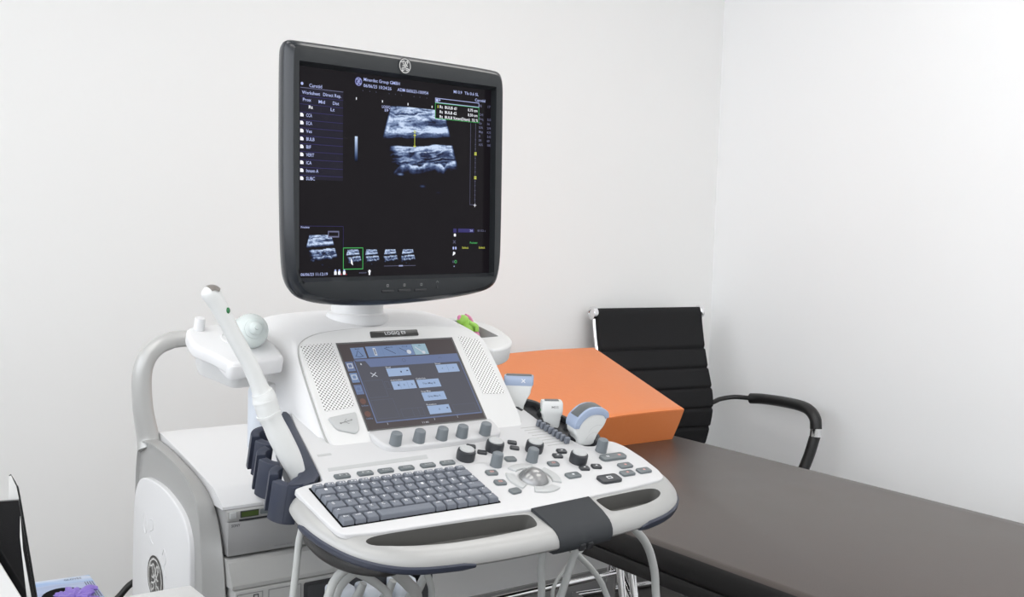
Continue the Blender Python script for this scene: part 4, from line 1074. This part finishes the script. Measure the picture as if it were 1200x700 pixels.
fl2.build('grip_line', cp, (0, -.0138, 0), (radians(90), 0, 0))

# gel bottle in left tray
gc = con(-.108, .330, .118)
gb = thing('gel_bottle', 'pale mint gel bottle lying nozzle up in the left side tray', 'gel bottle', gc, YAW)
gx = align((.004, .012, -.004), (-.16, -.85, .20))
lathe('body', [(0, -.055), (.024, -.055), (.0265, -.045), (.0265, .0), (.0262, .008), (.0235, .019), (.018, .027), (.0145, .030)], M['gel'], gb, 32, mx=gx, sharp=60)
lathe('cap', [(.0150, .0285), (.0150, .034), (.0125, .036), (.0105, .0365), (.0100, .042), (.0065, .0445), (.0032, .045), (.0028, .0500), (0, .0502)], M['gel'], gb, 24, mx=gx, sharp=50)

# toy in right tray
tc_ = con(.325, .372, .056)
ty = thing('toy', 'small green and pink toy sitting in the right side tray', 'toy', tc_, YAW); ty.scale = (.80, .80, .76)
def blob(name, c, r, m, rot=(0, 0, 0)):
    bm = bmesh.new(); bmesh.ops.create_uvsphere(bm, u_segments=20, v_segments=12, radius=1)
    for v in bm.verts: v.co = Vector((v.co.x * r[0], v.co.y * r[1], v.co.z * r[2]))
    return finish(bm, name, m, ty, c, rot)
blob('body', (-.004, .0, .030), (.017, .018, .027), M['toyg'])
blob('head', (-.012, .005, .054), (.014, .013, .013), M['toyg'])
tube('arm', [(-.006, -.012, .050), (.008, -.018, .042), (.010, -.018, .030)], .0052, M['toyg'], ty, 12, 4)
blob('foot', (.010, -.014, .018), (.009, .011, .013), M['toyp'])
blob('ear', (-.022, .004, .060), (.005, .005, .007), M['toyp'])
tube('scarf', [(-.003, .010, .064), (.008, .010, .058), (.018, .008, .040), (.021, .006, .028)], .0050, M['toyp'], ty, 12, 5)

# ------------------------------------------------------------------ hanging cables
def cable(label, pts, r=.0055, m='cable', conn=None):
    o = thing('probe_cable', label, 'cable', W(*pts[0]), YAW, 'probe cables below the console')
    p0 = Vector(pts[0])
    tube('cord', [Vector(p) - p0 for p in pts], r, M[m], o, 12, 6)
    if conn:
        c = Vector(conn) - p0
        bm = bmesh.new(); add_loft(bm, [[(c.x + x, c.y + y_, c.z + z) for x, z, y_ in [(p[0], p[1], yy) for p in rrect(w_, h_, 0)]] for yy, w_, h_ in ((.040, .046, .075), (-.005, .046, .075), (-.020, .040, .06), (-.030, .024, .03), (-.05, .016, .018))])
        finish(bm, 'connector', M['cool'], o)
    return o
cable('grey cable outermost left of the pair bending out of the black hook', [(-.060, .02, .850), (-.083, 0, .839), (-.104, 0, .826), (-.117, 0, .800), (-.125, .02, .72), (-.11, .1, .60)], .0062)
cable('grey cable second of the pair bending out of the black hook', [(-.035, .03, .838), (-.056, .02, .826), (-.082, .02, .811), (-.096, .02, .788), (-.103, .04, .70), (-.09, .12, .58)], .0062)
cable('thick pale cable running right under the hook to the front bay', [(-.03, .1, .795), (-.003, .1, .779), (.020, .1, .761), (.034, .1, .741), (.05, .12, .66), (.08, .25, .52)], .0062)
cable('grey flat double cable below the middle of the console grip', [(.085, .2, .765), (.103, .2, .742), (.127, .2, .718), (.143, .2, .692), (.15, .22, .60), (.15, .3, .50)], .0100, 'cabled')
cable('short pale cable dropping beside the dark bay frame', [(.150, .2, .760), (.158, .2, .736), (.167, .2, .716), (.172, .2, .689), (.175, .22, .6), (.17, .3, .5)], .0055)
cable('grey cable hanging straight down right of the machine body', [(.322, .1, .800), (.320, .1, .776), (.317, .1, .735), (.319, .1, .690), (.32, .12, .55), (.30, .2, .42)], .0062)
cable('grey cable slanting down left below the latch buttons', [(.402, .1, .79), (.394, .1, .771), (.377, .1, .731), (.358, .1, .683), (.33, .12, .6), (.29, .2, .5)], .0066)
cable('thin grey cable crossing to the lower right under the latch', [(.385, .15, .775), (.410, .15, .750), (.461, .15, .706), (.497, .15, .660), (.512, .15, .60), (.50, .2, .48)], .0052)
cable('light grey cable looping down under the right end of the console', [(.455, .05, .812), (.473, .05, .794), (.498, .05, .768), (.515, .05, .735), (.525, .05, .690), (.522, .05, .62), (.49, .1, .5)], .0070)
cable('thin grey cable curving in a loop just left of the latch', [(.515, .2, .745), (.490, .2, .720), (.447, .2, .687), (.424, .2, .657), (.428, .2, .62), (.45, .2, .52)], .0035)
def plug(x, z, label):
    o = thing('probe_connector', label, 'plug', W(x, .46, z), YAW, 'probe plugs in the front bay')
    loft('shell', [[(p[0], yy, p[1]) for p in rrect(w_, h_, 0)] for yy, w_, h_ in ((.03, .044, .08), (-.012, .044, .08), (-.022, .038, .066), (-.026, .026, .04))], M['cool'], o)
    tube('strain_relief', [(0, -.024, .005), (.002, -.040, .018), (.006, -.052, .036), (.012, -.060, .060)], [.011, .0095, .0085, .007], M['cable'], o, 14, 4)
    box('release_tab', (.0, -.027, -.018), (.014, .006, .010), M['dark'], o, .001)
plug(.145, .596, 'pale blue plug at the left of the front bay')
plug(.205, .590, 'pale blue plug in the middle of the front bay')
plug(.272, .590, 'pale blue plug at the right of the front bay')

# ------------------------------------------------------------------ exam bed
BD = Vector((.5971, -.8021, 0)); BN = Vector((.8021, .5971, 0)); BROT = atan2(BD.y, BD.x)
def BW(a, n, z=0): return BD * a + BN * n + Vector((0, 0, z))
# local x = towards foot, local y = far side
bed = thing('exam_bed', 'dark brown padded examination bed on chrome legs', 'exam bed', BW(-1.90, 1.990, FLOOR), BROT)
bz = .66 - FLOOR
L2, W2 = .95, .407
bm = bmesh.new()
nx_, ny_ = 48, 20
ol = rounded([(-L2, -W2), (L2, -W2), (L2, W2), (-L2, W2)], .05, 6)
rings = []
for g, z in ((.018, bz - .062), (.006, bz - .060), (.0, bz - .050), (.0, bz - .018), (.002, bz - .009), (.006, bz - .003), (.012, bz), ):
    rings.append([(v.x * (1 - g / L2), v.y * (1 - g / W2), z) for v in ol])
add_loft(bm, rings, cap=False)
# gridded top so the upholstery can undulate
V0 = [v for v in bm.verts if abs(v.co.z - bz) < 1e-6]
bm.faces.new(V0)
bm.faces.new([v for v in bm.verts if abs(v.co.z - (bz - .062)) < 1e-6])
for f in bm.faces: f.material_index = 1 if f.calc_center_median().z < bz - .012 else 0
mtr = finish(bm, 'mattress', [M['brown'], M['blackv']], bed, sharp=50)
box('bed_board', (0, 0, bz - .077), (L2 * 2 - .02, W2 * 2 - .016, .030), M['blackv'], bed, .003)
for sx in (-1, 1):
    for sy in (-1, 1):
        tube('leg', [(sx * .62 , sy * .33, bz - .09), (sx * .66, sy * .345, bz - .30), (sx * .70, sy * .355, .012)], .016, M['chrome'], bed, 14, 4)
tube('crossbar', [(-.66, -.345, .25), (-.66, .345, .25)], .010, M['chrome'], bed, 12, 0)
tube('crossbar', [(.66, -.345, .25), (.66, .345, .25)], .010, M['chrome'], bed, 12, 0)
# a pair of mid legs on the near side, as seen below the mattress edge
tube('leg', [(.115, -.352, bz - .085), (.150, -.350, bz - .30), (.165, -.350, .012)], .0085, M['chrome'], bed, 12, 4)
tube('leg', [(.145, -.345, bz - .085), (.185, -.345, bz - .30), (.200, -.345, .012)], .0085, M['chrome'], bed, 12, 4)

# ------------------------------------------------------------------ wedge cushion
wd = thing('wedge_cushion', 'orange vinyl wedge cushion lying on the head of the brown bed', 'cushion', BW(-2.344, 2.02, .66), BROT)
# local x towards foot; y far side; z up
y0, y1 = -.32, .325
sec = lambda y, e: [(-.40, y, .0), (-.002 , y, .0), (.020, y + e * .6, .050), (.036, y + e, .090), (.030, y + e, .0955), (.015, y + e, .0995), (-.19, y + e * 1.5, .162), (-.392, y + e * 2.4, .222), (-.400, y + e * 2.4, .216), (-.40, y + e, .10)]
bm = bmesh.new()
ys = [(y0, -.010), (y0 + .004, -.013), (-.16, 0), (0, 0), (.16, 0), (y1 - .004, .012), (y1, .009)]
add_loft(bm, [[(x + .002 * sin(y * 23 + z * 40), yy, z + (.004 * sin(y * 9) if z > .08 else 0)) for x, yy, z in sec(y, e)] for y, e in ys])
finish(bm, 'cushion_body', M['orange'], wd, sharp=40)
tube('seam', [(.0345 + .002 * sin(y * 23 + .09 * 40), y + (e if abs(e) > 0 else 0), .0925 + .004 * sin(y * 9)) for y, e in ys[1:-1]], .0020, M['orange'], wd, 8, 3)

# ------------------------------------------------------------------ office chair
CHA = radians(27)
cw = Vector((cos(CHA), sin(CHA), 0)); cf = Vector((sin(CHA), -cos(CHA), 0))
ch0 = Vector((.463 * 1.04, 3.85 * 1.04, FLOOR))            # midpoint of the top rail, projected on the floor
chair = thing('office_chair', 'black ribbed high back office chair with chrome sides behind the bed', 'chair', ch0, CHA)
chair.scale = (1.04, 1.04, .982)
# local: x = right end (w), -y = forward (f)
hw = .205
backp = [(.00, 1.045), (-.010, 1.032), (-.018, .99), (-.035, .92), (-.060, .84), (-.088, .765), (-.098, .71), (-.094, .66), (-.078, .60), (-.058, .54), (-.052, .50)]
bp = catmull([Vector((0, y, z)) for y, z in backp], 14)
bm = bmesh.new(); rings = []
for i, p in enumerate(bp):
    t = (bp[min(i + 1, len(bp) - 1)] - bp[max(i - 1, 0)]).normalized(); nrm = Vector((0, t.z, -t.y))
    z = p.z
    rib = 0
    for s_ in (.905, .835, .765, .695, .625, .555): rib = max(rib, math.exp(-((z - s_) / .0045) ** 2))
    th = .012 - .008 * rib
    wd_ = hw + .004
    fr, bk = p - nrm * th, p + nrm * th
    rings.append([(-wd_, fr.y, fr.z), (-wd_ * .5, fr.y, fr.z), (0, fr.y, fr.z), (wd_ * .5, fr.y, fr.z), (wd_, fr.y, fr.z), (wd_ + .002, p.y, p.z), (wd_, bk.y, bk.z), (0, bk.y, bk.z), (-wd_, bk.y, bk.z), (-wd_ - .002, p.y, p.z)])
add_loft(bm, rings); backrest = finish(bm, 'backrest', M['mesh'], chair, sharp=40)
tube('top_roll', [(-hw - .004, .000, 1.036), (hw + .004, .000, 1.036)], .0165, M['mesh'], chair, 20, 0)
for s_ in (-1, 1):
    side_ = [(s_ * (hw + .009), p.y + .008, p.z) for p in bp[4:]] + [(s_ * .222, -.11, .455), (s_ * .224, -.20, .44), (s_ * .224, -.46, .44), (s_ * .222, -.50, .425)]
    tube('side_rail', side_, .0075, M['chrome'], chair, 12, 2)
    lathe('end_cap', [(0, -.012), (.021, -.012), (.023, -.008), (.023, .004), (.019, .007), (.012, .0075), (.010, .0045), (0, .0045)], M['chrome'], chair, 24, loc=(s_ * (hw + .014), 0, 1.036), rot=(0, s_ * radians(90), 0))
bm = bmesh.new(); seatp = [(-.095, .50), (-.10, .47), (-.14, .455), (-.25, .452), (-.40, .455), (-.50, .452), (-.535, .435), (-.545, .41)]
sp_ = catmull([Vector((0, y, z)) for y, z in seatp], 5); rings = []
for i, p in enumerate(sp_):
    t = (sp_[min(i + 1, len(sp_) - 1)] - sp_[max(i - 1, 0)]).normalized(); nrm = Vector((0, t.z, -t.y))
    rib = 0.6 if i % 5 == 0 else 0
    th = .014 - .005 * rib; fr, bk = p - nrm * th, p + nrm * th
    rings.append([(-.214, fr.y, fr.z), (0, fr.y, fr.z), (.214, fr.y, fr.z), (.217, p.y, p.z), (.214, bk.y, bk.z), (0, bk.y, bk.z), (-.214, bk.y, bk.z), (-.217, p.y, p.z)])
add_loft(bm, rings); finish(bm, 'seat', M['mesh'], chair, sharp=40)
def LOC(v): # world -> chair local
    d = Vector(v) - ch0; return Vector((d.dot(cw), -d.dot(cf), d.z))
for s_ in (-1, 1):
    m_ = (lambda p: Vector((p[0], p[1], p[2]))) if s_ > 0 else (lambda p: Vector((-min(p[0], .236), p[1], p[2])))
    rod = [(.205, -.088, .704), (.232, -.090, .714), (.255, -.092, .722), (.300, -.110, .730), (.335, -.16, .732)]
    pad = [(.325, -.165, .733), (.340, -.21, .738), (.346, -.30, .744), (.345, -.39, .746), (.343, -.44, .738), (.342, -.468, .715), (.341, -.475, .682)]
    clip = [(.341, -.475, .684), (.339, -.475, .656)]
    low = [(.339, -.475, .658), (.318, -.470, .58), (.285, -.460, .50), (.235, -.44, .445), (.222, -.43, .438)]
    tube('arm_rod', [m_(p) for p in rod], .0085, M['leather'], chair, 12, 4)
    tube('armrest', [m_(p) for p in pad], .019, M['leather'], chair, 16, 5)
    tube('arm_clip', [m_(p) for p in clip], .0185, M['chrome'], chair, 16, 0)
    tube('arm_support', [m_(p) for p in low], .0175, M['leather'], chair, 14, 5)
    tube('sled_leg', [m_(p) for p in ((.222, -.10, .455), (.222, -.08, .44), (.235, -.20, .25), (.245, -.40, .05), (.245, -.46, .018), (.245, -.40, .0135), (.245, -.02, .0135), (.24, .03, .0135))], .0125, M['chrome'], chair, 12, 5)
tube('sled_crossbar', [(-.245, .03, .0135), (.245, .03, .0135)], .0125, M['chrome'], chair, 12, 0)

# ------------------------------------------------------------------ desk, glove box, file holder, cords
DK = W(0, 0, 0)
dc = Vector((-.471, 1.668, 0)); ex = RZ @ Vector((1, 0, 0)); ey = RZ @ Vector((0, 1, 0))
desk = thing('desk', 'white desk corner in front of the machine side panel', 'desk', dc - ex * .55 - ey * .28 + Vector((0, 0, FLOOR)), YAW)
dz = .74 - FLOOR
box('tabletop', (0, 0, dz - .0125), (1.10, .56, .025), M['desk'], desk, .0015)
for sx in (-1, 1): box('side_panel', (sx * .525, 0, (dz - .025) / 2), (.025, .52, dz - .026), M['desk'], desk, .001)
box('back_panel', (0, .20, dz - .20), (1.02, .018, .34), M['desk'], desk, .001)

g0 = Vector((-.5569, 1.4913, 0)); gd = Vector((.855, .518, 0)).normalized(); gdir = atan2(gd.y, gd.x)
gp = Vector((-gd.y, gd.x, 0))
gbx = thing('glove_box', 'blue and white glove dispenser box on the desk', 'box', g0 - gd * .125 - gp * .065 + Vector((0, 0, .740)), gdir)
box('carton', (0, 0, .036), (.25, .13, .072), M['glovebox'], gbx, .0015)
fl = Flat(); fl.poly([(.082 + .030 * cos(a), -.016 + .040 * sin(a)) for a in [2 * pi * i / 28 for i in range(28)]], M['void'], .0003)
fl.build('opening', gbx, (0, 0, .0722))
fl = Flat(); fl.text('GLOVES', .090, .050, .009, M['navy'], .112, .0004)
for i in range(4): fl.rect(.1125 + .003 * i, -.03, .1135 + .003 * i, .035, M['navy'], .0004)
fl.build('lettering', gbx, (0, 0, .0722))
gl = thing('nitrile_glove', 'crumpled purple glove pulled halfway out of the box opening', 'glove', g0 - gd * .036 - gp * .094 + Vector((0, 0, .8130)), gdir)
bm = bmesh.new(); bmesh.ops.create_icosphere(bm, subdivisions=5, radius=1)
for v in bm.verts:
    d = v.co.normalized(); rr = 1 + .55 * noise.noise(d * 1.7 + Vector((3, 1, 2))) + .40 * noise.noise(d * 4.1) + .2 * noise.noise(d * 9)
    v.co = Vector((d.x * .019 * rr, d.y * .026 * rr, max(-.001, d.z * .008 * rr + .001)))
finish(bm, 'glove_body', M['purple'], gl, sharp=60)
tube('finger', [(.010, .004, .004), (.020, .012, .008), (.030, .012, .006)], [.007, .0065, .004], M['purple'], gl, 10, 4, flat=.6)

fh0 = Vector((-.5145, 1.264, .740))
fh = thing('file_holder', 'black upright file holder with pale side fin at the left edge', 'file holder', fh0, radians(14))
prism('front_panel', [(-.14, .0), (.0, .0), (-.0178, .12), (-.0350, .236), (-.14, .233)], -.003, .003, M['blackg'], fh, axis='Y', bt=.001)
prism('side_fin', [(-.058, .10), (-.020, .10), (-.0355, .234), (-.0385, .250), (-.0440, .263), (-.0462, .262), (-.0475, .23)], .004, .007, M['paper'], fh, axis='Y')
tube('fin_edge', [(-.0455, .006, .2635), (-.0392, .006, .251), (-.0355, .006, .236), (-.0178, .004, .12), (.0005, .004, .0)], .0014, M['blackg'], fh, 8, 4)
box('bottom_tray', (-.060, .010, .007), (.10, .018, .012), M['blackg'], fh, .002)
prism('pale_strip', [(-.012, .06), (-.020, .06), (-.0335, .195), (-.0330, .218), (-.0305, .18)], -.0052, -.0032, M['paper'], fh, axis='Y')
pa = thing('paper_sheet', 'white sheet edge standing in front of the black file holder', 'paper', fh0 + Vector((.004, -.016, 0)), radians(14))
bm = bmesh.new(); add_prism(bm, [(-.14, 0), (.030, 0), (.001, .07), (-.026, .12), (-.0535, .171), (-.088, .230), (-.14, .230)], -.0015, .0015, 0, 0, 2, 'Y'); finish(bm, 'sheet', M['paper'], pa)

tube('power_cord', [W(-.06, 1.30, .30), W(-.02, 1.3, .36), W(.010, 1.3, .389), W(.045, 1.3, .418), W(.11, 1.28, .44), W(.18, 1.1, .40), W(.2, .93, .34)], .0075, M['blackc'], None, 12, 6).name = 'power_cord'
tag(bpy.data.objects['power_cord'], 'black power cord curving up behind the machine side panel', 'cord')
o = tube('wall_cord', [W(.735, 1.25, FLOOR + .006), W(.735, 1.25, .30), W(.735, 1.25, .56), W(.735, 1.27, .75)], .005, M['blackc'], None, 10, 3)
tag(o, 'thin black cord hanging straight down below the console latch', 'cord')

# ------------------------------------------------------------------ light
w = bpy.data.worlds.new('World'); S.world = w; w.use_nodes = True
bg = w.node_tree.nodes['Background']; WN = w.node_tree.nodes; WL = w.node_tree.links
tcw = WN.new('ShaderNodeTexCoord'); dotp = WN.new('ShaderNodeVectorMath'); dotp.operation = 'DOT_PRODUCT'
lv = RZ @ Vector((-1, 0, .1)); dotp.inputs[1].default_value = (lv.x, lv.y, lv.z); WL.new(tcw.outputs['Generated'], dotp.inputs[0])
mrw = WN.new('ShaderNodeMapRange'); mrw.inputs['From Min'].default_value = -.2; mrw.inputs['From Max'].default_value = .9
WL.new(dotp.outputs['Value'], mrw.inputs['Value'])
mxw = WN.new('ShaderNodeMix'); mxw.data_type = 'RGBA'; mxw.inputs[6].default_value = (.97, .97, 1.0, 1); mxw.inputs[7].default_value = (3.7, 3.85, 4.05, 1)
WL.new(mrw.outputs['Result'], mxw.inputs[0]); WL.new(mxw.outputs[2], bg.inputs['Color']); bg.inputs['Strength'].default_value = .85
S.view_settings.view_transform = 'Standard'; S.view_settings.look = 'None'; S.view_settings.gamma = 1; S.view_settings.use_curve_mapping = False
S.view_settings.exposure = 0.0
